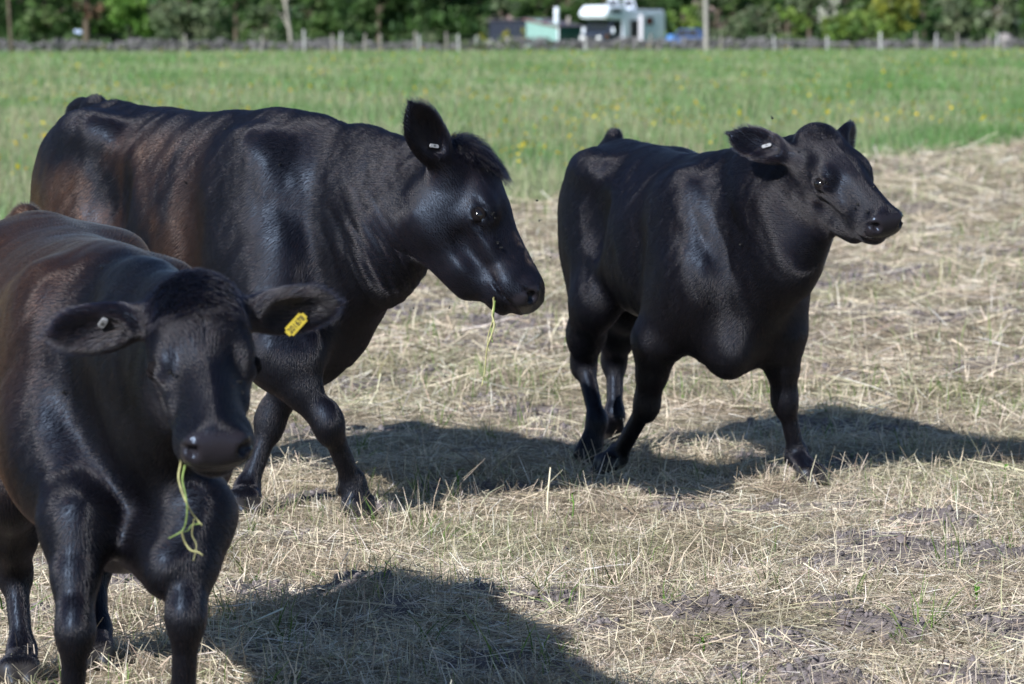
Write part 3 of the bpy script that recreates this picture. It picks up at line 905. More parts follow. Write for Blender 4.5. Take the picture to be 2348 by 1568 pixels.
def ground_mat():
    m, nt, b = new_mat('field_ground')
    geo = node(nt, 'ShaderNodeNewGeometry')
    soil = node(nt, 'ShaderNodeAttribute', attribute_name='soil'); md = node(nt, 'ShaderNodeAttribute', attribute_name='meadow')
    n1 = noise_tex(nt, 28, 8, 0.7, geo.outputs['Position']); n2 = noise_tex(nt, 2.2, 4, 0.6, geo.outputs['Position'])
    n3 = noise_tex(nt, 0.25, 5, 0.65, geo.outputs['Position']); n4 = noise_tex(nt, 110, 6, 0.7, geo.outputs['Position'])
    dead = ramp(nt, [(0.25, (0.10, 0.080, 0.058)), (0.5, (0.25, 0.21, 0.15)), (0.75, (0.43, 0.375, 0.275))], n1.outputs['Fac'])
    dirt = ramp(nt, [(0.3, (0.105, 0.090, 0.093)), (0.7, (0.220, 0.192, 0.198))], n4.outputs['Fac'])
    grn = ramp(nt, [(0.3, (0.09, 0.165, 0.04)), (0.55, (0.15, 0.235, 0.075)), (0.8, (0.26, 0.32, 0.15))], n3.outputs['Fac'])
    c = mixc(nt, soil.outputs['Fac'], dead.outputs[0], dirt.outputs[0])
    c = mixc(nt, md.outputs['Fac'], c, grn.outputs[0])
    nt.links.new(c, b.inputs['Base Color'])
    b.inputs['Roughness'].default_value = 0.95; b.inputs['Specular IOR Level'].default_value = 0.1
    bp = node(nt, 'ShaderNodeBump'); bp.inputs['Strength'].default_value = 0.7; bp.inputs['Distance'].default_value = 0.01
    nt.links.new(n4.outputs['Fac'], bp.inputs['Height']); nt.links.new(bp.outputs[0], b.inputs['Normal'])
    return m
ground = np_mesh('ground', np.stack([X, Y, Z], -1).reshape(-1, 3), gf, ground_mat(), None, True, dict(soil=sm.ravel(), meadow=mead.ravel()))
tag(ground, kind='structure')

def blade_mat(name, rough=0.6, trans=0.35, spec=0.3):
    m = bpy.data.materials.new(name); m.use_nodes = True
    nt = m.node_tree; b = nt.nodes['Principled BSDF']; out = nt.nodes['Material Output']
    a = node(nt, 'ShaderNodeAttribute', attribute_name='col')
    geo = node(nt, 'ShaderNodeNewGeometry')
    n = noise_tex(nt, 90, 3, 0.6, geo.outputs['Position'])
    r = ramp(nt, [(0.25, (0.75, 0.75, 0.75)), (0.75, (1.2, 1.2, 1.2))], n.outputs['Fac'])
    c = mixc(nt, 1.0, a.outputs['Color'], r.outputs[0], 'MULTIPLY')
    nt.links.new(c, b.inputs['Base Color'])
    b.inputs['Roughness'].default_value = rough; b.inputs['Specular IOR Level'].default_value = spec
    t = node(nt, 'ShaderNodeBsdfTranslucent'); nt.links.new(c, t.inputs['Color'])
    mx = node(nt, 'ShaderNodeMixShader'); mx.inputs[0].default_value = trans
    nt.links.new(b.outputs[0], mx.inputs[1]); nt.links.new(t.outputs[0], mx.inputs[2])
    nt.links.new(mx.outputs[0], out.inputs['Surface'])
    return m
STRAW = blade_mat('dry_hay', 0.55, 0.25, 0.35)
GRASS = blade_mat('grass_blades', 0.6, 0.4, 0.25)

def ribbons(name, base, heading, tilt, length, width, bend, colr, mat, roll=None, secs=3, taper=0.35, droop=0.0):
    """many bent ribbons as one mesh: base (N,3), heading angle, tilt above the ground, sideways bend"""
    N = len(base)
    dirh = np.stack([np.cos(heading), np.sin(heading), np.zeros(N)], 1)
    sideh = np.stack([-np.sin(heading), np.cos(heading), np.zeros(N)], 1)
    up = np.array([0, 0, 1.0])
    roll = np.zeros(N) if roll is None else roll
    V = np.zeros((N, secs, 2, 3), np.float32)
    for i in range(secs):
        t = i / (secs - 1)
        tl = tilt - droop * t
        c = base + dirh * (np.cos(tilt) * length * t)[:, None] + up * (np.sin(tilt) * length * t - droop * length * t * t)[:, None] + sideh * (bend * length * t * t)[:, None]
        w = width * (1 - (1 - taper) * t) * 0.5
        wv = sideh * np.cos(roll)[:, None] + (up * np.cos(tilt)[:, None] - dirh * np.sin(tilt)[:, None]) * np.sin(roll)[:, None]
        V[:, i, 0] = c - wv * w[:, None]; V[:, i, 1] = c + wv * w[:, None]
    idx = np.arange(N * secs * 2).reshape(N, secs, 2)
    f = np.stack([idx[:, :-1, 0], idx[:, :-1, 1], idx[:, 1:, 1], idx[:, 1:, 0]], -1).reshape(-1, 4)
    colv = np.concatenate([np.repeat(colr[:, None], secs * 2, 1).reshape(-1, 3), np.ones((N * secs * 2, 1))], 1)
    return np_mesh(name, V.reshape(-1, 3), f, mat, None, False, dict(col=colv))

def pick_cols(n, pal, w, var=0.18):
    pal = np.array(pal); k = rng.choice(len(pal), n, p=np.array(w) / np.sum(w))
    return np.clip(pal[k] * rng.uniform(1 - var, 1 + var, (n, 1)) * rng.uniform(0.95, 1.05, (n, 3)), 0, 1)

def scatter(n, d0, d1, power, half=0.205):
    """points spread over the view wedge (plus a margin each side); density falls as d ** -power"""
    u = rng.random(n); k = 2 - power
    d = (d0 ** k + u * (d1 ** k - d0 ** k)) ** (1 / k) if abs(k) > 1e-6 else d0 * (d1 / d0) ** u
    x = rng.uniform(-1, 1, n) * half * d
    return x, d

PAL = [(0.74, 0.655, 0.51), (0.66, 0.57, 0.44), (0.51, 0.425, 0.325), (0.31, 0.245, 0.19), (0.42, 0.41, 0.27), (0.74, 0.69, 0.62), (0.19, 0.15, 0.125)]
PW = [0.27, 0.25, 0.17, 0.09, 0.08, 0.10, 0.04]
def lay_hay(name, n, d0, d1, power, lo, hi, w0, tilt_s, label_kind='stuff', grow=0.0, flat=True):
    x, d = scatter(n, d0, d1, power)
    m, hgt = soil_mask(x, d)
    thick = np.clip(0.5 + 0.9 * fbm(x, d, 1.1, 4, 61.0), 0.0, 1.2)
    keep = (rng.random(n) < (1 - 0.80 * m) * (0.35 + 0.75 * thick)) & (meadow_side(x, d) < 0.15 * rng.normal(0, 1, n))
    for hx, hy in HOOFS: keep &= ~((np.hypot(x - hx, (d - hy + 0.05) * 0.8) < 0.11) & (rng.random(n) < 0.8))
    x, d, thick = x[keep], d[keep], thick[keep]
    N = len(x)
    sc = np.maximum(1, d / 12.0) ** grow
    z = ground_z(x, d) + 0.004 + rng.random(N) ** 1.5 * 0.045 * thick ** 1.5
    head = 2.2 * math.pi * fbm(x, d, 1.3, 2, 71.0) + rng.normal(0, 0.9, N) + rng.integers(0, 2, N) * math.pi
    ln = rng.uniform(lo, hi, N) * rng.uniform(0.5, 1.0, N) * sc
    tilt = rng.normal(0, tilt_s, N)
    z = z + np.maximum(0, -np.sin(tilt) * ln)
    b = np.stack([x - np.cos(head) * ln * 0.5, d - np.sin(head) * ln * 0.5, z], 1)
    cl = pick_cols(N, PAL, PW)
    zb = sstep(0.05, 0.45, fbm(x, d, 2.4, 3, 101.0) + 0.15 * rng.normal(0, 1, N))[:, None] * 0.75
    zg = sstep(0.12, 0.45, fbm(x, d, 1.6, 3, 111.0) + 0.15 * rng.normal(0, 1, N))[:, None] * 0.32
    cl = cl * (1 - zb) + np.array([0.30, 0.235, 0.165]) * rng.uniform(0.6, 1.4, (N, 1)) * zb
    cl = cl * (1 - zg) + np.array([0.27, 0.32, 0.15]) * rng.uniform(0.6, 1.4, (N, 1)) * zg
    return tag(ribbons(name, b, head, tilt, ln, rng.uniform(0.6, 1.4, N) * w0 * sc, rng.normal(0, 0.22, N), cl, STRAW, rng.normal(0, 0.5, N), 3, 0.5, rng.normal(0, 0.06, N)), kind='stuff')

lay_hay('cut_hay', int(98000 * DENS), 6.9, 15.5, 1.3, 0.04, 0.18, 0.0029, 0.17)
lay_hay('fine_hay', int(150000 * DENS), 6.9, 14.0, 1.3, 0.02, 0.09, 0.0022, 0.34)
lay_hay('far_hay', int(128000 * DENS), 14.5, 62, 2.2, 0.08, 0.26, 0.0048, 0.16, grow=0.75)

# stubble and green shoots standing up through the hay
def stand(name, n, d0, d1, power, lo, hi, w0, pal, pw, mat, thr, lean, grow=0.0, secs=3, soil_ok=0.6):
    x, d = scatter(n, d0, d1, power)
    m, _ = soil_mask(x, d)
    g = fbm(x, d, 1.5, 4, 91.0) + 0.35 * rng.normal(0, 1, n)
    keep = (g > thr) & (rng.random(n) > soil_ok * m) & (meadow_side(x, d) < 0)
    x, d = x[keep], d[keep]; N = len(x)
    sc = np.maximum(1, d / 12.0) ** grow
    ln = rng.uniform(lo, hi, N) * sc
    head = rng.uniform(0, 2 * math.pi, N)
    tilt = math.pi / 2 - np.abs(rng.normal(0, lean, N))
    b = np.stack([x, d, ground_z(x, d) - 0.004], 1)
    return tag(ribbons(name, b, head, tilt, ln, rng.uniform(0.6, 1.3, N) * w0 * sc, rng.normal(0, 0.15, N), pick_cols(N, pal, pw), mat, rng.normal(0, 0.6, N), secs, 0.3, np.abs(rng.normal(0.10, 0.10, N))), kind='stuff')
GPAL = [(0.085, 0.165, 0.032), (0.13, 0.22, 0.05), (0.20, 0.27, 0.09), (0.35, 0.34, 0.18)]
stand('stubble', int(26000 * DENS), 6.9, 15, 1.2, 0.03, 0.13, 0.0030, PAL, PW, STRAW, -0.2, 0.75)
stand('green_shoots', int(24000 * DENS), 6.9, 15, 1.2, 0.03, 0.10, 0.0028, GPAL, [0.25, 0.3, 0.3, 0.15], GRASS, 0.42, 0.6)
stand('far_green_shoots', int(22000 * DENS), 14.5, 58, 2.2, 0.05, 0.13, 0.0050, GPAL, [0.25, 0.3, 0.3, 0.15], GRASS, 0.22, 0.6, 0.6)
stand('far_stubble', int(18000 * DENS), 14.5, 58, 2.2, 0.05, 0.14, 0.0045, PAL, PW, STRAW, -0.1, 0.8, 0.6)

def tufts(name, n, k, pal, pw, mat, lo, hi, w0, lean):
    x, d = scatter(n, 7.0, 17.0, 1.2)
    keep = fbm(x, d, 1.1, 3, 121.0) + 0.3 * rng.normal(0, 1, n) > 0.0
    x, d = np.repeat(x[keep], k), np.repeat(d[keep], k); N = len(x)
    main = np.repeat(rng.uniform(0, 2 * math.pi, N // k), k)
    x = x + rng.normal(0, 0.018, N); d = d + rng.normal(0, 0.018, N)
    size = np.repeat(rng.uniform(0.6, 1.3, N // k), k)
    b = np.stack([x, d, ground_z(x, d) - 0.003], 1)
    return tag(ribbons(name, b, main + rng.normal(0, 0.9, N), np.clip(math.pi / 2 - np.abs(rng.normal(lean, 0.35, N)), 0.05, 1.5), rng.uniform(lo, hi, N) * size, rng.uniform(0.6, 1.4, N) * w0,
                       rng.normal(0, 0.2, N), pick_cols(N, pal, pw, 0.25), mat, rng.normal(0, 0.7, N), 3, 0.3, np.abs(rng.normal(0.22, 0.15, N))), kind='stuff')
tufts('dry_tufts', 900, 14, PAL, PW, STRAW, 0.05, 0.16, 0.0032, 0.8)
tufts('green_tufts', 420, 10, GPAL, [0.35, 0.3, 0.25, 0.1], GRASS, 0.05, 0.15, 0.0040, 0.65)

# crumbs of earth on the bare patches
def clods(n):
    x, d = scatter(n, 7.0, 26.0, 1.3)
    m, _ = soil_mask(x, d)
    keep = rng.random(n) < m ** 1.5
    x, d = x[keep], d[keep]; N = len(x)
    r = 0.003 + 0.011 * rng.random(N) ** 3.0 * np.maximum(1, d / 12)
    base_v = np.array([(0, 0, 1), (.89, 0, .45), (.28, .85, .45), (-.72, .53, .45), (-.72, -.53, .45), (.28, -.85, .45), (.72, .53, -.45), (-.28, .85, -.45), (-.89, 0, -.45), (-.28, -.85, -.45), (.72, -.53, -.45)])
    base_f = np.array([(0, 1, 2), (0, 2, 3), (0, 3, 4), (0, 4, 5), (0, 5, 1), (1, 6, 2), (2, 6, 7), (2, 7, 3), (3, 7, 8), (3, 8, 4), (4, 8, 9), (4, 9, 5), (5, 9, 10), (5, 10, 1), (1, 10, 6)])
    V = base_v[None] * rng.uniform(0.6, 1.3, (N, len(base_v), 1)) * (r[:, None] * rng.uniform(0.7, 1.3, (N, 3)))[:, None, :]
    V = V + np.stack([x, d, ground_z(x, d) + r * 0.25], 1)[:, None]
    Fc = base_f[None] + (np.arange(N) * len(base_v))[:, None, None]
    tag(np_mesh('soil_crumbs', V.reshape(-1, 3), Fc.reshape(-1, 3), SOILM, None, False), kind='stuff')
SOILM = plain_mat('dry_earth', (0.165, 0.145, 0.150), 0.95, 0.35, 40, 0.1, 0, 0.6)
clods(int(130000 * DENS))

# standing meadow beyond the mown edge
def lay_meadow(name, n, row0, row1, wk, hk, pal, pw, mat, lean, seedheads=False):
    row = rng.uniform(row0, row1, n)
    d = FPX * CAM_H / (row - 64)
    x = rng.uniform(-1, 1, n) * 0.23 * d
    keep = (meadow_side(x, d) > 0.1 * rng.normal(0, 1, n)) & (d < 236 + (x / d * FPX + 1173.5) / 2347 * 34)
    x, d = x[keep], d[keep]; N = len(x)
    patch = fbm(x, d * 0.55, 0.30, 4, 23.0); lush = fbm(x, d * 0.5, 0.11, 3, 43.0)
    hgt = hk * (0.75 + 0.7 * np.clip(patch + 0.3, 0, 1)) * rng.uniform(0.6, 1.2, N)
    colr = pick_cols(N, pal, pw, 0.22)
    g = np.array([0.105, 0.245, 0.065]); tan_ = np.array([0.38, 0.39, 0.24])
    k1 = np.clip(1.3 * patch + 0.8 * lush + 0.14, 0, 0.85)[:, None]; k2 = np.clip(-1.1 * patch - 0.5 * lush, 0, 0.6)[:, None]
    colr = colr * (1 - k1) + g * rng.uniform(0.8, 1.2, (N, 1)) * k1
    colr = colr * (1 - k2) + tan_ * rng.uniform(0.8, 1.2, (N, 1)) * k2
    b = np.stack([x, d, ground_z(x, d) - 0.01], 1)
    return tag(ribbons(name, b, rng.uniform(0, 2 * math.pi, N), math.pi / 2 - np.abs(rng.normal(0, lean, N)), hgt, wk * d * rng.uniform(0.5, 1.5, N),
                       rng.normal(0, 0.2, N), colr, mat, rng.normal(0, 0.8, N), 2, 0.25, 0.0), kind='stuff')
MPAL = [(0.165, 0.285, 0.105), (0.235, 0.345, 0.16), (0.33, 0.39, 0.235), (0.43, 0.44, 0.34)]
lay_meadow('meadow_grass', int(180000 * DENS), 100, 560, 0.00046, 0.17, MPAL, [0.30, 0.32, 0.24, 0.14], GRASS, 0.85)
lay_meadow('meadow_seed_stalks', int(31000 * DENS), 100, 540, 0.00022, 0.40, [(0.34, 0.30, 0.20), (0.30, 0.22, 0.17), (0.36, 0.36, 0.22)], [0.4, 0.25, 0.35], GRASS, 0.25)

# buttercups: five small petals' worth of yellow on a stalk
def buttercups(n):
    row = rng.uniform(100, 470, n); d = FPX * CAM_H / (row - 64); x = rng.uniform(-1, 1, n) * 0.23 * d
    cl = fbm(x, d * 0.6, 0.55, 3, 83.0)
    keep = (meadow_side(x, d) > 0.1) & (cl + 0.22 * rng.normal(0, 1, n) > 0.28) & (d < 234 + (x / d * FPX + 1173.5) / 2347 * 34)
    x, d = x[keep], d[keep]; N = len(x)
    r = 0.010 + 0.00026 * d * rng.uniform(0.5, 1.2, N)
    z = ground_z(x, d) + rng.uniform(0.20, 0.36, N)
    k = 6; th = np.linspace(0, 2 * math.pi, k, endpoint=False)
    V = np.zeros((N, k + 1, 3), np.float32)
    V[:, 0] = np.stack([x, d, z - r * 0.4], 1)
    tx, ty = rng.normal(0, 0.5, N), rng.normal(-0.3, 0.5, N)
    for j in range(k):
        cx, cy = np.cos(th[j]) * r, np.sin(th[j]) * r
        V[:, j + 1] = np.stack([x + cx, d + cy, z + cx * tx + cy * ty], 1)
    idx = np.arange(N * (k + 1)).reshape(N, k + 1)
    f = np.stack([np.stack([idx[:, 0], idx[:, 1 + j], idx[:, 1 + (j + 1) % k]], 1) for j in range(k)], 1).reshape(-1, 3)
    colv = np.concatenate([np.repeat(pick_cols(N, [(0.80, 0.62, 0.03), (0.72, 0.50, 0.02)], [0.7, 0.3], 0.12)[:, None], k + 1, 1).reshape(-1, 3), np.ones((N * (k + 1), 1))], 1)
    tag(np_mesh('buttercups', V.reshape(-1, 3), f, GRASS, None, False, dict(col=colv)), kind='stuff')
buttercups(int(12000 * DENS))
# ------------------------------------------------------------------ far edge of the field: wall, posts, trees, sheds, motorhome
def wall_d(px): return 238.0 + px / 2347.0 * 34.0
def gx(px, d): return (px - 1173.5) / FPX * d * 1.004
def gz(py, d): return CAM_H - (py - 64.0) * d / FPX

def box_bm(bm, x0, x1, y0, y1, z0, z1, bev=0.0, seg=2):
    r = bmesh.ops.create_cube(bm, size=1.0)
    vs = r['verts']
    for q in vs: q.co = Vector(((x0 + x1) / 2 + q.co.x * (x1 - x0), (y0 + y1) / 2 + q.co.y * (y1 - y0), (z0 + z1) / 2 + q.co.z * (z1 - z0)))
    if bev > 0:
        es = list({e for q in vs for e in q.link_edges})
        bmesh.ops.bevel(bm, geom=es, offset=bev, segments=seg, affect='EDGES', clamp_overlap=True)

def box(name, x0, x1, y0, y1, z0, z1, mat, parent, bev=0.0, seg=2):
    bm = bmesh.new(); box_bm(bm, x0, x1, y0, y1, z0, z1, bev, seg)
    return bm_obj(name, bm, mat, parent)

def poly_prism(name, prof, y0, y1, mat, parent, bev=0.0):
    """profile in x-z pushed out along y"""
    bm = bmesh.new()
    a = [bm.verts.new((x, y0, z)) for x, z in prof]; b = [bm.verts.new((x, y1, z)) for x, z in prof]
    n = len(prof)
    bm.faces.new(a[::-1]); bm.faces.new(b)
    for i in range(n): bm.faces.new((a[i], a[(i + 1) % n], b[(i + 1) % n], b[i]))
    bmesh.ops.recalc_face_normals(bm, faces=bm.faces)
    if bev: bmesh.ops.bevel(bm, geom=list(bm.edges), offset=bev, segments=3, affect='EDGES', clamp_overlap=True)
    return bm_obj(name, bm, mat, parent)

def tube_np(path, rad, n=8):
    path = np.asarray(path, float); K = len(path); V = []; Fc = []
    for i in range(K):
        t = path[min(i + 1, K - 1)] - path[max(i - 1, 0)]; t = t / np.linalg.norm(t)
        a = np.cross(t, [0.3, 1, 0.1]); a /= np.linalg.norm(a); b = np.cross(t, a)
        for j in range(n):
            th = 2 * math.pi * j / n
            V.append(path[i] + rad[i] * (a * math.cos(th) + b * math.sin(th)))
    for i in range(K - 1):
        for j in range(n): Fc.append([i * n + j, i * n + (j + 1) % n, (i + 1) * n + (j + 1) % n, (i + 1) * n + j])
    V.append(path[-1]); top = len(V) - 1
    for j in range(n): Fc.append([(K - 1) * n + j, (K - 1) * n + (j + 1) % n, top, top])
    return V, [f if f[2] != f[3] else [f[0], f[1], f[2], f[2]] for f in Fc]

def tube_obj(name, paths, mat, parent, n=8):
    bm = bmesh.new()
    for path, rad in paths:
        V, Fc = tube_np(path, rad, n)
        vs = [bm.verts.new(q) for q in V]
        for f in Fc:
            ff = [vs[i] for i in dict.fromkeys(f)]
            if len(ff) > 2:
                try: bm.faces.new(ff)
                except ValueError: pass
    return bm_obj(name, bm, mat, parent, True)

BARK = plain_mat('bark', (0.10, 0.080, 0.062), 0.9, 0.4, 6, 0.1, 0, 0.5)
BIRCH = plain_mat('pale_bark', (0.27, 0.25, 0.225), 0.8, 0.35, 5, 0.2, 0, 0.3)
LEAF = blade_mat('leaves', 0.55, 0.35, 0.3)

def foliage(name, parent, blobs, n, leaf, pal, pw, seed, flower=None, spread=1.0):
    """leaf-sized faces gathered in clumps through the volume of the given ellipsoids (centre, radii)"""
    rg = np.random.default_rng(seed)
    vol = np.array([b[1][0] * b[1][1] * b[1][2] for b in blobs]) ** 0.7
    nc = max(14, int(n / 55))
    k = rg.choice(len(blobs), nc, p=vol / vol.sum())
    u = rg.normal(0, 1, (nc, 3)); u /= np.linalg.norm(u, axis=1)[:, None]
    u *= (rg.random((nc, 1)) ** 0.33) * rg.uniform(0.82, 1.08, (nc, 1))
    C = np.array([blobs[i][0] for i in k]) + u * np.array([blobs[i][1] for i in k])
    cs = np.array([min(blobs[i][1]) for i in k]) * rg.uniform(0.14, 0.34, nc) * spread
    shade = rg.uniform(0.75, 1.3, nc)
    cc = pick_cols(nc, pal, pw, 0.15)
    j = rg.integers(0, nc, n)
    p = C[j] + rg.normal(0, 1, (n, 3)) * cs[j][:, None] * 0.6
    p[:, 2] = np.maximum(p[:, 2], 0.05)
    a = rg.normal(0, 1, (n, 3)); a /= np.linalg.norm(a, axis=1)[:, None]
    b = np.cross(a, rg.normal(0, 1, (n, 3))); b /= np.linalg.norm(b, axis=1)[:, None]
    L = leaf * rg.uniform(0.6, 1.3, (n, 1))
    V = np.stack([p - a * L, p + b * L * 0.5, p + a * L, p - b * L * 0.5], 1)
    colr = np.clip(cc[j] * rg.uniform(0.75, 1.3, (n, 1)), 0, 1)
    if flower is not None:
        fcol, share, zmin = flower
        hot = rg.random(nc) < share
        mk = hot[j] & (p[:, 2] > zmin) & (rg.random(n) < 0.7)
        colr[mk] = np.array(fcol) * rg.uniform(0.85, 1.1, (mk.sum(), 1))
    colv = np.concatenate([np.repeat(colr[:, None], 4, 1).reshape(-1, 3), np.ones((n * 4, 1))], 1)
    return np_mesh(name, V.reshape(-1, 3), np.arange(n * 4).reshape(n, 4), LEAF, parent, False, dict(col=colv))

DARK = ([(0.034, 0.078, 0.025), (0.054, 0.109, 0.031), (0.078, 0.132, 0.046)], [0.4, 0.4, 0.2])
MID = ([(0.070, 0.132, 0.040), (0.101, 0.171, 0.053), (0.132, 0.194, 0.074)], [0.4, 0.4, 0.2])
GREY = ([(0.132, 0.178, 0.093), (0.178, 0.217, 0.124), (0.093, 0.132, 0.070)], [0.4, 0.3, 0.3])
BRIGHT = ([(0.105, 0.215, 0.040), (0.145, 0.270, 0.055), (0.075, 0.155, 0.030)], [0.45, 0.3, 0.25])
LIME = ([(0.150, 0.240, 0.050), (0.190, 0.270, 0.060), (0.100, 0.170, 0.045)], [0.45, 0.3, 0.25])
OLIVE = ([(0.202, 0.240, 0.043), (0.271, 0.287, 0.054), (0.124, 0.163, 0.039)], [0.4, 0.3, 0.3])
COPPER = ([(0.171, 0.109, 0.070), (0.217, 0.147, 0.093), (0.093, 0.078, 0.046)], [0.4, 0.3, 0.3])

_seed = [100]
def tree(px, d, wdt, hgt, pal, n, label, group, low=0.15, trunk_h=0.35, flower=None, bark=None, lean=0.0, cat='tree', leaf=0.16, trunk_r=0.16):
    _seed[0] += 1
    rg = np.random.default_rng(_seed[0])
    x = gx(px, d)
    root = empty('tree' if cat == 'tree' else 'bush', (x, d, 0))
    tag(root, label, cat, group)
    th = hgt * trunk_h
    paths = [([(0, 0, -0.1), (lean * 0.4 * th, 0.02, th * 0.5), (lean * th, 0, th), (lean * th * 1.4, 0, hgt * 0.8)], [trunk_r * 1.25, trunk_r, trunk_r * 0.8, trunk_r * 0.2])]
    for i in range(6):
        a = rg.uniform(0, 2 * math.pi); z0 = hgt * rg.uniform(0.12, 0.55)
        r = wdt * 0.5 * rg.uniform(0.5, 0.85)
        p0 = np.array([lean * min(z0, th), 0, z0]); p1 = p0 + np.array([math.cos(a) * r, math.sin(a) * r, hgt * rg.uniform(0.12, 0.3)])
        paths.append(([p0, (p0 + p1) / 2 + [0, 0, 0.05 * hgt], p1], [trunk_r * 0.5, trunk_r * 0.3, trunk_r * 0.08]))
    tube_obj('trunk', paths, bark or BARK, root, 7)
    blobs = []
    nb = 15
    for i in range(nb):
        a = rg.uniform(0, 2 * math.pi); rr = rg.random() ** 0.5 * wdt * 0.38
        z = hgt * (low + (0.86 - low) * rg.random() ** 1.7)
        tap = 1.0 - 0.45 * abs(z / hgt - 0.45)
        r = wdt * rg.uniform(0.20, 0.32) * tap
        blobs.append(((math.cos(a) * rr * tap + lean * th, math.sin(a) * rr * tap, max(z, r * 0.7)), (r, r, r * rg.uniform(0.7, 1.0))))
    foliage('crown' if cat == 'tree' else 'foliage', root, blobs, int(n * 1.45), leaf * 1.35, pal[0], pal[1], _seed[0] + 500, flower)
    return root

TG = 'trees beyond the stone wall'; BG = 'bushes behind the stone wall'
WHITE_FL = (0.62, 0.62, 0.56); PINK_FL = (0.48, 0.36, 0.34)
# back row, then the nearer trees and bushes, left to right
tree(-40, 300, 7.5, 9, DARK, 4200, 'dark green tree cut by the left edge beside the leaning pole', TG)
tree(110, 292, 6.0, 7, MID, 3600, 'dull mid green tree between leaning pole and brown trunk', TG)
tree(205, 286, 3.2, 8, COPPER, 700, 'bare brown trunk with few coppery leaves at far left', TG, low=0.3, trunk_r=0.26)
tree(305, 283, 4.6, 8, BRIGHT, 3400, 'bright sunlit green tree at upper left', TG)
tree(440, 280, 6.6, 4.6, GREY, 3600, 'wide grey green bush right of the bright green tree', BG, low=0.05, cat='bush')
tree(545, 310, 5.0, 9, DARK, 2600, 'dark tree filling the gap behind two grey green bushes', TG)
tree(615, 279, 3.6, 3.4, GREY, 2000, 'rounded grey green bush left of the pale slanting trunk', BG, low=0.05, cat='bush')
tree(672, 276, 3.0, 8, MID, 900, 'thin tree with pale slanting trunk', TG, low=0.42, bark=BIRCH, lean=-0.14, trunk_r=0.13)
tree(735, 290, 4.0, 7, MID, 2600, 'mid green tree just right of the pale slanting trunk', TG)
tree(870, 284, 7.0, 8, DARK, 5200, 'big very dark tree, left one of the dense pair', TG, low=0.08)
tree(1010, 282, 6.4, 7.5, DARK, 5000, 'big very dark tree, right one of the dense pair beside sheds', TG, low=0.08)
tree(1150, 288, 3.6, 4.6, GREY, 1900, 'hawthorn with pinkish white blossom above the dark shed', TG, low=0.1, flower=(PINK_FL, 0.35, 1.6))
tree(1235, 300, 5.2, 8, MID, 2800, 'green tree behind the teal shed roof', TG)
tree(1385, 312, 6.0, 9, DARK, 3000, 'dark tree behind the front of the motorhome', TG)
tree(1470, 318, 5.5, 9, MID, 2600, 'green tree behind the rear of the motorhome', TG)
tree(1562, 284, 2.6, 3.3, LIME, 1700, 'lime green bush between motorhome and grey pole', BG, low=0.08, cat='bush')
tree(1640, 287, 3.2, 5.0, GREY, 1700, 'small tree with pinkish brown blossom beside the grey pole', TG, flower=(PINK_FL, 0.4, 1.2))
tree(1700, 276, 3.4, 3.3, GREY, 2000, 'low grey green bush right of the grey pole', BG, low=0.05, cat='bush')
tree(1735, 310, 4.2, 3.6, GREY, 1800, 'grey green tree under the small opening of sky', TG, low=0.05)
tree(1800, 279, 2.6, 3.4, LIME, 1200, 'narrow lime tinted tree left of the yellow green bush', TG, low=0.1)
tree(1850, 292, 4.0, 6, GREY, 1700, 'sparse grey tree with dark trunk above the yellow green bush', TG, low=0.25)
tree(1925, 290, 4.0, 5.5, GREY, 2400, 'hawthorn with white blossom above the yellow green bush', TG, flower=(WHITE_FL, 0.35, 1.6))
tree(1955, 275, 6.2, 2.1, LIME, 3400, 'broad yellow green bush close behind the wall', BG, low=0.1, cat='bush')
tree(2035, 287, 5.0, 7, OLIVE, 3000, 'olive yellow tree overhanging the yellow green bush', TG, low=0.32)
tree(2110, 300, 4.4, 8, DARK, 2000, 'dark tree with bare slanting branches right of the yellow green bush', TG, low=0.2)
tree(2185, 280, 4.2, 5.5, GREY, 2600, 'grey green tree right of the dark gap', TG, low=0.05)
tree(2285, 278, 4.4, 5.5, GREY, 2800, 'pale grey green hawthorn at upper right', TG, low=0.08, flower=(WHITE_FL, 0.15, 1.2))
tree(2400, 288, 5.5, 8, DARK, 3000, 'dark tree cut by the right edge', TG)
BACK = ['outside the left edge', 'behind the leaning pole', 'behind the brown trunk', 'behind the bright green tree', 'between two grey green bushes', 'behind the pale slanting trunk',
        'behind the left one of the very dark pair', 'behind the dark shed', 'right behind the motorhome cab', 'behind the lime green bush', 'behind the grey pole', 'behind the sparse grey tree',
        'behind the olive yellow tree', 'right of the dark gap', 'behind the pale hawthorn', 'outside the right edge']
for i, (px, d) in enumerate([(-160, 330), (40, 335), (190, 330), (380, 340), (560, 338), (720, 335), (920, 340), (1100, 335), (1300, 345), (1560, 340), (1640, 345), (1850, 335), (1985, 340), (2180, 335), (2320, 330), (2520, 320)]):
    tree(px, d, 8.5, 10, DARK if i % 2 else MID, 2600, 'deep green tree of the back row, %s' % BACK[i], TG + ', back row', leaf=0.24, low=0.05)

blobs = [((x_, rng.uniform(352, 372), z_), (4.2, 3.0, 2.6)) for x_ in np.arange(-84, 85, 3.2) for z_ in (1.2, 4.0, 7.5)]
tag(foliage('far_wood', None, blobs, 60000, 0.60, DARK[0] + MID[0], [0.3, 0.25, 0.15, 0.15, 0.1, 0.05], 888, None, 3.0), kind='stuff')

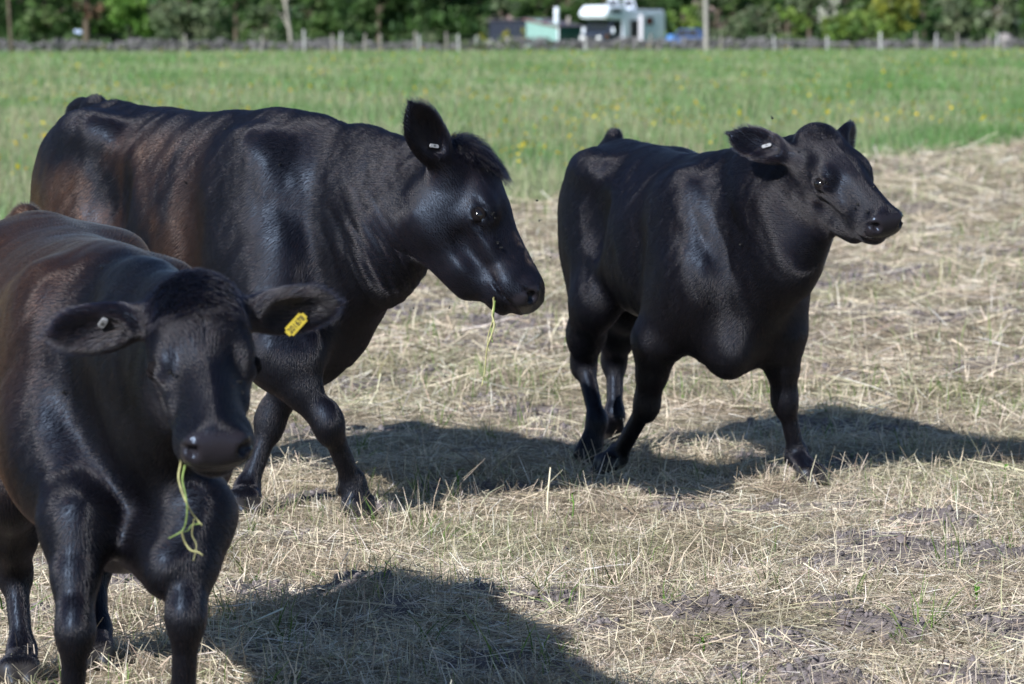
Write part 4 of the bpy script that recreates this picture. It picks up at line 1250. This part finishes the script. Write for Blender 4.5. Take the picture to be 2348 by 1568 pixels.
# undergrowth along the foot of the trees
blobs = []
for px in np.arange(-160, 2520, 34):
    d = wall_d(px) + rng.uniform(4, 14)
    if 1110 < px < 1620: continue
    blobs.append(((gx(px, d), d, 0.35), (1.3, 1.0, rng.uniform(0.4, 0.95))))
ug = foliage('undergrowth', None, blobs, 9000, 0.13, MID[0] + GREY[0], [0.2, 0.2, 0.1, 0.2, 0.2, 0.1], 991)
tag(ug, kind='stuff')

# dry stone wall
STONE = plain_mat('field_stone', (0.135, 0.13, 0.138), 0.9, 0.55, 1.1, 0.15, 0, 0.4)
wroot = empty('stone_wall', (0, wall_d(1173), 0))
tag(wroot, 'long low grey dry stone wall at the far edge of the field', 'wall')
bm = bmesh.new()
for course in range(5):
    px = -260.0 + 7 * course
    while px < 2620:
        d = wall_d(px); w_ = rng.uniform(0.22, 0.62)
        hcol = 0.55 + 0.35 * float(fbm(np.array([px * 0.02]), np.array([1.0]), 1.0, 3)[0])
        hh = rng.uniform(0.13, 0.21)
        z = course * 0.155 + rng.uniform(-0.02, 0.02)
        if z < hcol:
            r = bmesh.ops.create_cube(bm, size=1.0)
            rz = Matrix.Rotation(rng.uniform(-0.22, 0.22), 4, 'Y') @ Matrix.Rotation(rng.uniform(-0.2, 0.2), 4, 'Z')
            dp = rng.uniform(0.35, 0.55)
            for q in r['verts']:
                q.co = rz @ Vector((q.co.x * w_, q.co.y * dp, q.co.z * hh)) + Vector((rng.uniform(-.04, .04), rng.uniform(-.05, .05), rng.uniform(-.025, .025)))
                q.co += Vector((gx(px, d), d - wall_d(1173), z + hh / 2))
        px += w_ * 0.97 * FPX / d
tag(bm_obj('stones', bm, STONE, wroot), kind='stuff')

blobs = []
for px in np.arange(-200, 2560, 12):
    d = wall_d(px) - rng.uniform(0.6, 1.6)
    blobs.append(((gx(px, d), d, 0.10), (rng.uniform(0.3, 0.8), 0.4, rng.uniform(0.12, 0.42))))
tag(foliage('wall_foot_weeds', None, blobs, 9000, 0.09, [(0.11, 0.17, 0.06), (0.16, 0.21, 0.09), (0.24, 0.25, 0.14)], [0.3, 0.4, 0.3], 555), kind='stuff')

# fence posts in front of the wall
PALE = plain_mat('weathered_post', (0.26, 0.24, 0.225), 0.85, 0.25, 9, 0.2, 0, 0.3)
WHITEP = plain_mat('pale_post', (0.42, 0.42, 0.43), 0.7, 0.15, 9, 0.3)
POSTS = [(430, 78, 0, 'pale slim fence post before the grey green bush left of centre'), (605, 80, 0, 'slim fence post in front of the rounded grey bush'),
         (701, 68, 1, 'tall white fence post right of the pale slanting trunk'), (765, 78, 0, 'shorter grey fence post right of the tall white post'),
         (783, 74, 1, 'whitish fence post standing close to a shorter grey post'), (838, 77, 0, 'grey fence post before the dark trees, left of the paired posts'),
         (874, 78, 0, 'single grey fence post under the left dark tree'), (952, 71, 0, 'brownish fence post, left of a close pair under the dark trees'),
         (963, 79, 1, 'whitish fence post, right of a close pair under the dark trees'), (1025, 74, 0, 'grey fence post before the right dark tree'),
         (1052, 79, 1, 'pale fence post left of the dark shed'), (1340, 84, 1, 'pale post below the front of the motorhome'),
         (1488, 77, 0, 'short brown post below the motorhome window'), (1650, 81, 0, 'brown fence post just right of the grey pole'),
         (1770, 81, 1, 'bluish white fence post between the grey pole and the yellow green bush'), (1891, 82, 1, 'pale fence post at the left end of the yellow green bush'),
         (2012, 74, 1, 'stout whitish fence post at the right end of the yellow green bush'), (2093, 74, 0, 'brown fence post below the dark gap at right'),
         (2138, 76, 1, 'bright pale fence post right of the dark gap'), (2186, 75, 0, 'brown fence post before the grey green tree at right'),
         (2259, 79, 0, 'brown fence post before the pale hawthorn at right, left of its neighbours'), (2278, 75, 1, 'pale fence post in the middle of three before the hawthorn'),
         (2293, 81, 0, 'short brown fence post, right of three before the hawthorn')]
for px, top, pale, lab in POSTS:
    d = wall_d(px) - 2.5
    h = gz(top, d)
    bm = bmesh.new()
    lean = rng.uniform(-0.05, 0.05); r0 = 0.085 if px == 2012 else 0.065
    for i in range(7):
        pass
    V, Fc = tube_np([(0, 0, -0.05), (lean * 0.4, 0, h * 0.5), (lean, 0, h - 0.04), (lean, 0, h)], [r0 * 1.05, r0, r0 * 0.95, r0 * 0.6], 8)
    vs = [bm.verts.new(q) for q in V]
    for f in Fc:
        ff = [vs[i] for i in dict.fromkeys(f)]
        if len(ff) > 2: bm.faces.new(ff)
    o = bm_obj('fence_post', bm, WHITEP if pale else PALE, None, True)
    o.location = (gx(px, d), d, 0)
    tag(o, lab, 'post', 'fence posts along the stone wall')

WIRE = plain_mat('fence_wire_metal', (0.30, 0.30, 0.31), 0.5, 0.1, 3, 0.5, 0.8)
wires = []
for z in (0.35, 0.65, 0.95):
    wires.append(([(gx(p, wall_d(p) - 2.6), wall_d(p) - 2.6, z + 0.02 * math.sin(p)) for p in np.linspace(-200, 2550, 40)], [0.006] * 40))
tag(tube_obj('fence_wire', wires, WIRE, None, 4), 'three thin wires strung along the far posts', 'fence wire')

POLEM = plain_mat('grey_pole_wood', (0.29, 0.275, 0.26), 0.85, 0.2, 4, 0.2, 0, 0.3)
def pole(px0, py0, px1, d, h, r, mat, label):
    lean = (px1 - px0) / FPX * d / gz(0, d)
    o = tube_obj('pole', [([(0, 0, -0.2), (lean * h * 0.5, 0, h * 0.5), (lean * h, 0, h)], [r * 1.1, r, r * 0.85])], mat, None, 10)
    o.location = (gx(px0, d), d, 0)
    return tag(o, label, 'pole')
pole(35, 122, 28, 236, 6.5, 0.10, BARK, 'slim brown leaning pole at the far left before dark trees')
pole(1616, 110, 1614, 254, 8.5, 0.15, POLEM, 'tall pale grey utility pole right of the motorhome')

# pale bundle caught at the trunk far left
CLOTH_B = plain_mat('pale_blue_cloth', (0.42, 0.50, 0.72), 0.8, 0.3, 12)
bm = bmesh.new()
for (cx, cz, r) in ((-0.12, 0.02, 0.16), (0.14, -0.06, 0.19)):
    bmesh.ops.create_icosphere(bm, subdivisions=2, radius=r, matrix=Matrix.Translation((cx, 0, cz)))
for q in bm.verts:
    q.co += Vector((rng.uniform(-.03, .03), rng.uniform(-.03, .03), rng.uniform(-.03, .03)))
    q.co.z *= 0.8
o = bm_obj('cloth_bundle', bm, CLOTH_B, None, True); o.location = (gx(186, 270), 270, gz(73, 270))
tag(o, 'small pale blue and white bundle in front of the brown trunk', 'bundle')

# ---- sheds
TEAL = plain_mat('pale_teal_boards', (0.22, 0.37, 0.35), 0.75, 0.12, 4, 0.2)
TEAL_SHADED = plain_mat('teal_boards_shaded', (0.045, 0.135, 0.125), 0.75, 0.2, 4, 0.2)  # same teal darkened, shade of the front painted into the boards
NAVY = plain_mat('dark_navy_boards', (0.020, 0.026, 0.045), 0.7, 0.2, 4, 0.2)
FELT = plain_mat('roof_felt', (0.115, 0.105, 0.135), 0.9, 0.2, 3, 0.1)
WHITE = plain_mat('white_shell_blue_shade', (0.72, 0.78, 0.88), 0.35, 0.04, 2, 0.5)  # white tinted with the blue of sky-lit shade
RED = plain_mat('red_edge', (0.30, 0.10, 0.08), 0.7, 0.2, 5)
d = 275.0
sh = empty('shed', (gx(1278, d), d - 1.2, 0), math.radians(-30))
tag(sh, 'pale teal garden shed with purplish grey roof and a white chimney pipe', 'shed')
# near corner at the origin; gable wall runs along -x, long front with painted shade along +y turned to the right
gw, fl = 2.6, 3.6
zl, zh = gz(60, d), gz(45, d)
for i in range(9):                                                   # boards of the sunlit gable
    za, zb = zl * 0 + i * 0.23, i * 0.23 + 0.215
    top_l = zh
    if za > zl + 0.02: 
        xl = -gw; xr = -gw * (za - zl) / (zh - zl + 1e-6) if zh > zl else 0
        box('board', xl, min(0, xr), -0.02 + 0.004 * (i % 2), 0.05, za, min(zb, zh), TEAL, sh)
    else:
        box('board', -gw, 0, -0.02 + 0.004 * (i % 2), 0.05, za, zb, TEAL, sh)
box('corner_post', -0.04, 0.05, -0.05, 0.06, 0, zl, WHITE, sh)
for i in range(8):
    box('wall_board', 0.0, 0.04 + 0.004 * (i % 2), 0.065 + i * 0.44, 0.065 + i * 0.44 + 0.425, 0, zl - 0.03, TEAL_SHADED, sh)
box('back_wall', -gw, -0.02, fl - 0.05, fl, 0, zl, TEAL_SHADED, sh)
poly_prism('roof', [(-gw - 0.12, zh + 0.03), (0.22, zl - 0.06), (0.22, zl + 0.0), (-gw - 0.12, zh + 0.10)], -0.16, fl + 0.15, FELT, sh)
poly_prism('fascia', [(-gw - 0.12, zh - 0.03), (0.22, zl - 0.11), (0.22, zl - 0.065), (-gw - 0.12, zh + 0.025)], -0.19, -0.165, RED, sh)
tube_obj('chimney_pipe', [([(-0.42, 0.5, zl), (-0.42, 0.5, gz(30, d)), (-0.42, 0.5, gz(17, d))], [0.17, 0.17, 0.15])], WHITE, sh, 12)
tube_obj('roof_vent', [([(-0.6, 2.6, zl + 0.1), (-0.6, 2.6, gz(38, d))], [0.13, 0.13])], PALE, sh, 10)
d2 = 279.0
ds = empty('dark_shed', (gx(1164, d2), d2, 0), math.radians(-8))
tag(ds, 'dark navy shed left of the pale teal shed', 'shed')
hw_ = 1.36; zt = gz(47, d2)
for i in range(8):
    box('wall_board', -hw_ + i * 0.34, -hw_ + i * 0.34 + 0.325, -0.02 + 0.006 * (i % 2), 0.03, 0, zt, NAVY, ds)
box('side_wall', -hw_, -hw_ + 0.05, 0.035, 2.4, 0, zt, NAVY, ds)
box('end_wall', hw_ - 0.05, hw_, 0.035, 2.4, 0, zt, NAVY, ds)
poly_prism('roof', [(-hw_ - 0.15, zt - 0.02), (hw_ + 0.15, zt + 0.06), (hw_ + 0.15, zt + 0.13), (-hw_ - 0.15, zt + 0.05)], -0.2, 2.5, FELT, ds)

# ---- motorhome
d = 274.0
mh = empty('motorhome', (gx(1424, d), d + 1.0, 0), math.radians(180 + 53))
tag(mh, 'white motorhome with overcab bunk and raised roof hatches behind the wall', 'motorhome')
CABC = plain_mat('cab_paint_shaded', (0.035, 0.045, 0.075), 0.3, 0.1, 2, 0.5)  # shadow under the overcab put into the cab colour
GLASS = plain_mat('dark_glass', (0.015, 0.018, 0.022), 0.06, 0.1, 2, 0.6)
RUB = plain_mat('rubber', (0.02, 0.02, 0.02), 0.8)
TRIM = plain_mat('grey_trim', (0.20, 0.21, 0.23), 0.5)
LAMP = plain_mat('lamp_lens', (0.75, 0.76, 0.78), 0.15, 0.05, 3, 0.6)
AMBER = plain_mat('amber_lens', (0.75, 0.30, 0.05), 0.3)
CURT = plain_mat('red_curtain', (0.22, 0.06, 0.05), 0.9, 0.3, 20)
INTER = plain_mat('interior_shade', (0.03, 0.028, 0.03), 0.9)
Lb, Wb = 3.7, 1.2
top = gz(24, d)
# visible side is y = +Wb (left of the vehicle faces the camera right)
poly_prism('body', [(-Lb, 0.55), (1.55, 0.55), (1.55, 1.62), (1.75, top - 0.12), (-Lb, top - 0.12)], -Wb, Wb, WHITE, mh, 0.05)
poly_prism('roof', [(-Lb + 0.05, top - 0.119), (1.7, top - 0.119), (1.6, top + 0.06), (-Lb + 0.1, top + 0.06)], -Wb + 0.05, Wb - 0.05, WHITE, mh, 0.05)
lu0 = gz(46, d)
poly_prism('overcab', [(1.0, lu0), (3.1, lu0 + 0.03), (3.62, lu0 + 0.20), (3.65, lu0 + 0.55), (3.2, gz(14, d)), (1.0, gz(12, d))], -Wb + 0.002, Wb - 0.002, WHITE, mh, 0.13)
ow = box('overcab_window', 1.75, 2.9, Wb - 0.03, Wb + 0.02, lu0 + 0.48, lu0 + 0.75, GLASS, mh, 0.008)
poly_prism('cab', [(1.553, 0.42), (3.75, 0.42), (3.80, 0.95), (3.15, 1.12), (2.65, lu0 + 0.0), (1.553, lu0 + 0.0)], -Wb + 0.12, Wb - 0.12, CABC, mh, 0.05)
poly_prism('windscreen', [(3.12, 1.16), (2.72, lu0 - 0.06), (2.75, lu0 - 0.05), (3.16, 1.17)], -Wb + 0.22, Wb - 0.22, GLASS, mh)
cd_ = poly_prism('cab_door', [(1.7, 0.55), (2.75, 0.55), (2.95, 1.10), (2.6, lu0 - 0.05), (1.7, lu0 - 0.05)], Wb - 0.117, Wb - 0.09, CABC, mh)
poly_prism('cab_window', [(1.8, 1.12), (2.82, 1.12), (2.55, lu0 - 0.12), (1.8, lu0 - 0.12)], Wb - 0.087, Wb - 0.08, GLASS, cd_)
for sy in (-1, 1):
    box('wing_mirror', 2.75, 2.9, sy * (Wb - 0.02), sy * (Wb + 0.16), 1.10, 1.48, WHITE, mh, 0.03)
    box('headlight', 3.72, 3.83, sy * 0.55, sy * 0.88, 0.68, 0.88, LAMP, mh, 0.02)
    box('side_light', 3.2, 3.36, sy * (Wb - 0.13), sy * (Wb - 0.10), 0.84, 1.0, AMBER, mh, 0.01)
    for wx in (-2.1, 2.75):
        bm = bmesh.new()
        bmesh.ops.create_cone(bm, cap_ends=True, segments=20, radius1=0.34, radius2=0.34, depth=0.22, matrix=Matrix.Translation((wx, sy * (Wb - 0.14), 0.34)) @ Matrix.Rotation(math.pi / 2, 4, 'X'))
        wo = bm_obj('wheel', bm, RUB, mh)
        bm = bmesh.new()
        bmesh.ops.create_cone(bm, cap_ends=True, segments=16, radius1=0.19, radius2=0.19, depth=0.03, matrix=Matrix.Translation((wx, sy * (Wb - 0.018), 0.34)) @ Matrix.Rotation(math.pi / 2, 4, 'X'))
        bm_obj('hub', bm, TRIM, wo)
box('bumper', 3.76, 3.90, -Wb + 0.14, Wb - 0.14, 0.38, 0.62, TRIM, mh, 0.03)
box('grille', 3.785, 3.83, -0.45, 0.45, 0.68, 0.86, RUB, mh)
op = box('doorway_shade', -0.35, 0.62, Wb + 0.001, Wb + 0.012, 0.62, gz(46, d), INTER, mh)  # flat dark panel on the wall, painted shade of the open interior
dr = box('door', -0.43, -0.37, Wb + 0.02, Wb + 0.36, 0.55, gz(34, d), plain_mat('door_grey_white', (0.50, 0.50, 0.55), 0.5, 0.05, 2), mh, 0.02)
dr['label'] = 'white entrance door standing open'
wf = box('window', -2.2, -1.25, Wb - 0.01, Wb + 0.02, gz(58, d), gz(39, d), TRIM, mh, 0.01)
box('pane', -2.12, -1.33, Wb + 0.0205, Wb + 0.03, gz(56.5, d), gz(40.5, d), GLASS, wf)
box('curtain', -1.95, -1.55, Wb + 0.0302, Wb + 0.034, gz(54, d), gz(43, d), CURT, wf)
box('rail', 0.75, 0.79, Wb + 0.02, Wb + 0.06, 0.6, gz(40, d), TRIM, mh)
for hx in (1.15, -0.75):
    t0 = top + 0.062
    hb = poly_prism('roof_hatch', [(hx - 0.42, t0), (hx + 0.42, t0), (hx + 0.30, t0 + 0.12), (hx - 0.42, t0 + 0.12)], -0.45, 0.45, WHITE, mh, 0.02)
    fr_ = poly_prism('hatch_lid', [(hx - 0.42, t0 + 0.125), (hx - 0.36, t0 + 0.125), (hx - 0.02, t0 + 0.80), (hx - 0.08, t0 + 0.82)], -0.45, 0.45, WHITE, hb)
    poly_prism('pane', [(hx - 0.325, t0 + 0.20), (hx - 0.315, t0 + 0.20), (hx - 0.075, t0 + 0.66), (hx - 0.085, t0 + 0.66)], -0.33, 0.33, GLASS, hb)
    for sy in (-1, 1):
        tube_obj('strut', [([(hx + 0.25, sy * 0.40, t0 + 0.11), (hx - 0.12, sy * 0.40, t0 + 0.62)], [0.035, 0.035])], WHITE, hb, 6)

# ---- blue car and drum behind the wall
CARB = plain_mat('blue_car_paint', (0.035, 0.075, 0.20), 0.4, 0.08, 2, 0.5)
DRUM = plain_mat('blue_plastic', (0.10, 0.25, 0.62), 0.45, 0.1, 3)
d = 272.0
car = empty('parked_car', (gx(1570, d), d, 0), math.radians(160))
tag(car, 'blue car parked behind the wall right of the motorhome', 'car')
poly_prism('body', [(-1.45, 0.28), (1.45, 0.28), (1.5, 0.7), (0.95, 0.88), (-1.42, 0.9), (-1.5, 0.6)], -0.75, 0.75, CARB, car, 0.07)
poly_prism('cabin', [(-1.38, 0.86), (0.85, 0.86), (0.35, 1.40), (-1.05, 1.44)], -0.66, 0.66, CARB, car, 0.07)
for sy in (-1, 1):
    poly_prism('window', [(-1.12, 0.95), (-0.35, 0.95), (-0.35, 1.32), (-0.98, 1.32)], min(sy * 0.655, sy * 0.668), max(sy * 0.655, sy * 0.668), GLASS, car)
    poly_prism('window', [(-0.27, 0.95), (0.62, 0.95), (0.28, 1.30), (-0.27, 1.32)], min(sy * 0.655, sy * 0.668), max(sy * 0.655, sy * 0.668), GLASS, car)
    box('headlight', 1.44, 1.53, sy * 0.42, sy * 0.68, 0.55, 0.70, LAMP, car, 0.02)
    for wx in (-0.95, 0.95):
        bm = bmesh.new()
        bmesh.ops.create_cone(bm, cap_ends=True, segments=18, radius1=0.29, radius2=0.29, depth=0.18, matrix=Matrix.Translation((wx, sy * 0.68, 0.29)) @ Matrix.Rotation(math.pi / 2, 4, 'X'))
        bm_obj('wheel', bm, RUB, car)
d = 266.0
bm = bmesh.new()
bmesh.ops.create_cone(bm, cap_ends=True, segments=20, radius1=0.29, radius2=0.29, depth=1.0, matrix=Matrix.Translation((0, 0, 0.5)))
bmesh.ops.create_cone(bm, cap_ends=True, segments=20, radius1=0.31, radius2=0.31, depth=0.06, matrix=Matrix.Translation((0, 0, 0.35)))
bmesh.ops.create_cone(bm, cap_ends=True, segments=20, radius1=0.31, radius2=0.31, depth=0.06, matrix=Matrix.Translation((0, 0, 0.70)))
o = bm_obj('plastic_drum', bm, DRUM, None); o.location = (gx(1536, d), d, 0)
tag(o, 'bright blue plastic drum between motorhome and blue car', 'drum')

# ---- small yellow conifers by the sheds, boulder, cow parsley
def conifer(px, top, base_d, r, label):
    _seed[0] += 1
    h = gz(top, base_d)
    root = empty('conifer', (gx(px, base_d), base_d, 0)); tag(root, label, 'conifer', 'yellow conifers by the sheds')
    tube_obj('trunk', [([(0, 0, -0.05), (0, 0, h * 0.9)], [0.05, 0.015])], BARK, root, 6)
    foliage('crown', root, [((0, 0, h * f), (r * k, r * k, h * 0.16)) for f, k in ((0.18, 0.85), (0.36, 1.0), (0.55, 0.9), (0.72, 0.65), (0.88, 0.35))], 700, 0.07,
            [(0.34, 0.36, 0.02), (0.42, 0.40, 0.03), (0.18, 0.22, 0.02)], [0.4, 0.3, 0.3], _seed[0])
conifer(1162, 61, 268, 0.50, 'short rounded yellow green conifer before the dark shed')
conifer(1198, 53, 268, 0.36, 'narrow upright yellow conifer between the dark and teal sheds')
conifer(1106, 72, 266, 0.30, 'smallest yellow conifer, left of the dark shed')
bm = bmesh.new(); bmesh.ops.create_icosphere(bm, subdivisions=3, radius=1.0)
for q in bm.verts:
    q.co *= 1 + 0.22 * float(fbm(np.array([q.co.x * 1.3 + q.co.z]), np.array([q.co.y + q.co.z * 0.7]), 1.6, 3)[0])
    q.co = Vector((q.co.x * 0.5, q.co.y * 0.5, max(-0.2, q.co.z * 0.62 + 0.5)))
o = bm_obj('boulder', bm, plain_mat('pale_lichen_stone', (0.24, 0.22, 0.22), 0.9, 0.4, 3, 0.1, 0, 0.4), None, True)
o.location = (gx(2306, 271.5), 273.5, 0); tag(o, 'pale grey boulder standing behind the wall at far right', 'boulder')
blobs = [((gx(p, wall_d(p) - 1.2), wall_d(p) - 1.2, 0.42), (0.7, 0.5, 0.40)) for p in np.linspace(1075, 1185, 7)]
tag(foliage('cow_parsley', None, blobs, 1500, 0.07, [(0.55, 0.56, 0.50), (0.13, 0.19, 0.07)], [0.55, 0.45], 77), kind='stuff')
# ------------------------------------------------------------------ stalks in the mouths, weeds, flies, hay round the hooves
STALK_G = plain_mat('green_stalk', (0.19, 0.27, 0.08), 0.55, 0.3, 60, 0.3)
STALK_Y = plain_mat('yellow_stalk', (0.36, 0.35, 0.17), 0.6, 0.3, 60, 0.3)
WEED = plain_mat('weed_leaf', (0.10, 0.22, 0.03), 0.55, 0.25, 60, 0.3)
def smooth_path(pts, n=4):
    pts = np.asarray(pts, float); out = []
    for i in range(len(pts) - 1):
        p0, p1, p2, p3 = pts[max(i - 1, 0)], pts[i], pts[i + 1], pts[min(i + 2, len(pts) - 1)]
        for j in range(n):
            t = j / n
            out.append(0.5 * (2 * p1 + (p2 - p0) * t + (2 * p0 - 5 * p1 + 4 * p2 - p3) * t * t + (3 * p1 - p0 - 3 * p2 + p3) * t ** 3))
    out.append(pts[-1]); return np.array(out)
def stalk_set(name, strands, d, label, r):
    root = empty(name, at(*strands[0][0][0], d)); tag(root, label, 'grass stalk')
    base = np.array(root.location)
    for pts, mat, k in strands:
        path = smooth_path([at(px, py, d + 0.012 * math.sin(i * 1.3)) for i, (px, py) in enumerate(pts)]) - base
        tube_obj('stalk', [(path, np.linspace(r * k, r * k * 0.6, len(path)))], mat, root, 6)
stalk_set('grass_stalk', [([(414, 1048), (414, 1062), (409, 1095), (418, 1130), (430, 1158), (441, 1177), (455, 1195), (463, 1204)], STALK_Y, 1.0),
                          ([(424, 1050), (424, 1066), (418, 1099), (425, 1134), (429, 1165), (426, 1197), (416, 1218), (387, 1234)], STALK_G, 1.0),
                          ([(416, 1218), (424, 1243), (437, 1261), (453, 1265), (465, 1273)], STALK_Y, 1.0),
                          ([(458, 1200), (439, 1204), (431, 1216), (416, 1220)], STALK_G, 0.6),
                          ([(445, 1190), (440, 1225), (450, 1250), (443, 1286)], STALK_Y, 0.5)], MOUTH_NEAR,
          'bent green stalks hanging from the mouth of the nearest cow', 0.0021)
stalk_set('grass_stalk', [([(1131, 682), (1132, 700), (1128, 722), (1133, 745), (1124, 775), (1116, 800), (1111, 850), (1104, 886)], STALK_Y, 1.0),
                          ([(1134, 690), (1130, 730), (1126, 760), (1129, 785)], STALK_G, 0.9),
                          ([(1130, 735), (1120, 765), (1117, 790), (1122, 806)], STALK_Y, 0.6)], MOUTH_COW,
          'thin yellow stalk hanging from the mouth of the tallest cow', 0.0032)

def weed(px, py, top, n, label, mat=WEED, wide=0.5):
    c = on_ground(px, py); d = c[1]; h = (py - top) / FPX * d
    root = empty('weed', c); tag(root, label, 'weed')
    rg = np.random.default_rng(int(px))
    stem = [np.array([0, 0, -0.01]), np.array([0.004, 0, h * 0.5]), np.array([-0.002, 0.0, h * 0.93])]
    tube_obj('stem', [(stem, [0.003, 0.0025, 0.0015])], mat, root, 6)
    for i in range(n):
        t = 0.25 + 0.75 * i / max(1, n - 1)
        a = i * 2.4 + rg.uniform(0, 0.5); L = h * wide * rg.uniform(0.7, 1.1); w = L * 0.26
        dr = np.array([math.cos(a), math.sin(a), 0]); sd_ = np.array([-math.sin(a), math.cos(a), 0])
        V = []; Fc = []
        for j in range(5):
            u = j / 4; wd_ = w * math.sin(math.pi * (0.12 + 0.88 * u)) * (1 - 0.2 * u)
            cpt = np.array([0, 0, h * 0.9 * t]) + dr * L * u * 0.75 + np.array([0, 0, L * (0.75 * u - 0.5 * u * u)])
            V += [cpt - sd_ * wd_ + [0, 0, w * 0.25], cpt, cpt + sd_ * wd_ + [0, 0, w * 0.25]]
        for j in range(4):
            k = j * 3; Fc += [[k, k + 1, k + 4, k + 3], [k + 1, k + 2, k + 5, k + 4]]
        np_mesh('leaf', V, Fc, mat, root, True)
weed(1048, 1132, 1076, 6, 'upright green sprig at the shadow edge between the two standing animals', wide=0.42)
weed(2303, 1098, 1062, 5, 'small dark green weed in the hay near the right edge', wide=0.6)
weed(1611, 1492, 1458, 6, 'low bright green weed in bare soil at lower right', wide=0.9)
weed(2236, 1392, 1335, 6, 'green weed among hay at the lower right edge', wide=0.5)
weed(1312, 1180, 1128, 3, 'thin weed in sunlit hay below the calf', wide=0.35)
c = on_ground(1254, 1172)
o = tube_obj('straw_stalk', [([np.array([0, 0, -0.01]), np.array([0.002, 0, 0.055]), np.array([0.003, 0, 0.060]), np.array([0.010, 0.0, 0.135])], [0.0038, 0.0034, 0.0030, 0.0022])], plain_mat('pale_straw', (0.66, 0.60, 0.44), 0.6, 0.15, 40), None, 6)
o.location = c; tag(o, 'single pale straw standing upright left of the calf hooves', 'straw')

# flies, in the air and on the faces
FLYM = plain_mat('fly_dark', (0.015, 0.015, 0.015), 0.4)
bm = bmesh.new()
spots = [at(px, py, d) for px, py, d in ((1770, 271, 11.8), (2003, 429, 11.7), (1231, 460, 11.3), (1236, 506, 11.2), (948, 707, 10.9), (1030, 706, 10.9), (1262, 590, 12.3), (2020, 640, 11.9))]
for vv_, vn_, lst in ((kv, kvn, ((1893, 417), (1897, 420), (1968, 470), (1963, 480), (1990, 490), (1620, 690), (1540, 480), (1700, 560))),
                      (cv, cvn, ((1126, 492), (1131, 500), (1138, 560), (1145, 570), (640, 380), (430, 420), (520, 300))),
                      (nv, nvn, ((395, 855), (402, 862), (548, 905), (545, 880), (240, 620), (150, 900)))):
    for px, py in lst:
        try:
            p, n = surface_at(vv_, vn_, px, py); spots.append(p + n * 0.008)
        except ValueError: pass
for p in spots:
    a = rng.uniform(0, 6.28); s_ = rng.uniform(0.6, 0.95)
    M = Matrix.Translation(p) @ Matrix.Rotation(a, 4, 'Z') @ Matrix.Rotation(rng.uniform(-.6, .6), 4, 'Y')
    r = bmesh.ops.create_icosphere(bm, subdivisions=1, radius=0.0035 * s_)
    for q in r['verts']: q.co = M @ Vector((q.co.x * 1.7, q.co.y, q.co.z))
    for sd in (-1, 1):
        w = [bm.verts.new(M @ Vector(c_)) for c_ in ((0.002, sd * 0.001, 0.003), (-0.002, sd * 0.006, 0.004), (-0.009, sd * 0.005, 0.004), (-0.007, sd * 0.001, 0.003))]
        bm.faces.new(w)
tag(bm_obj('flies', bm, FLYM, None, False), kind='stuff')

# hay pushed up round the hooves, and a few coarse stalks
hb, hn_ = [], []
for P_ in (POSE_CALF, POSE_COW, POSE_NEAR):
    for leg in P_['legs'].values():
        h_ = leg['j'][3]
        k = 130
        a = rng.uniform(0, 2 * math.pi, k); r = 0.035 + 0.11 * rng.random(k)
        hb.append(np.stack([h_[0] + np.cos(a) * r, h_[1] - 0.02 + np.sin(a) * r, np.zeros(k)], 1))
hb = np.concatenate(hb); hb[:, 2] = ground_z(hb[:, 0], hb[:, 1]) + rng.random(len(hb)) * 0.012
N = len(hb)
tag(ribbons('hoof_hay', hb, rng.uniform(0, 2 * math.pi, N), np.abs(rng.normal(0.35, 0.40, N)), rng.uniform(0.05, 0.15, N), rng.uniform(0.002, 0.0042, N), rng.normal(0, 0.25, N), pick_cols(N, PAL, PW), STRAW, rng.normal(0, 0.6, N), 3, 0.4, np.abs(rng.normal(0.15, 0.1, N))), kind='stuff')
lay_hay('coarse_hay', 1500, 7.2, 17, 1.2, 0.10, 0.30, 0.0058, 0.14)
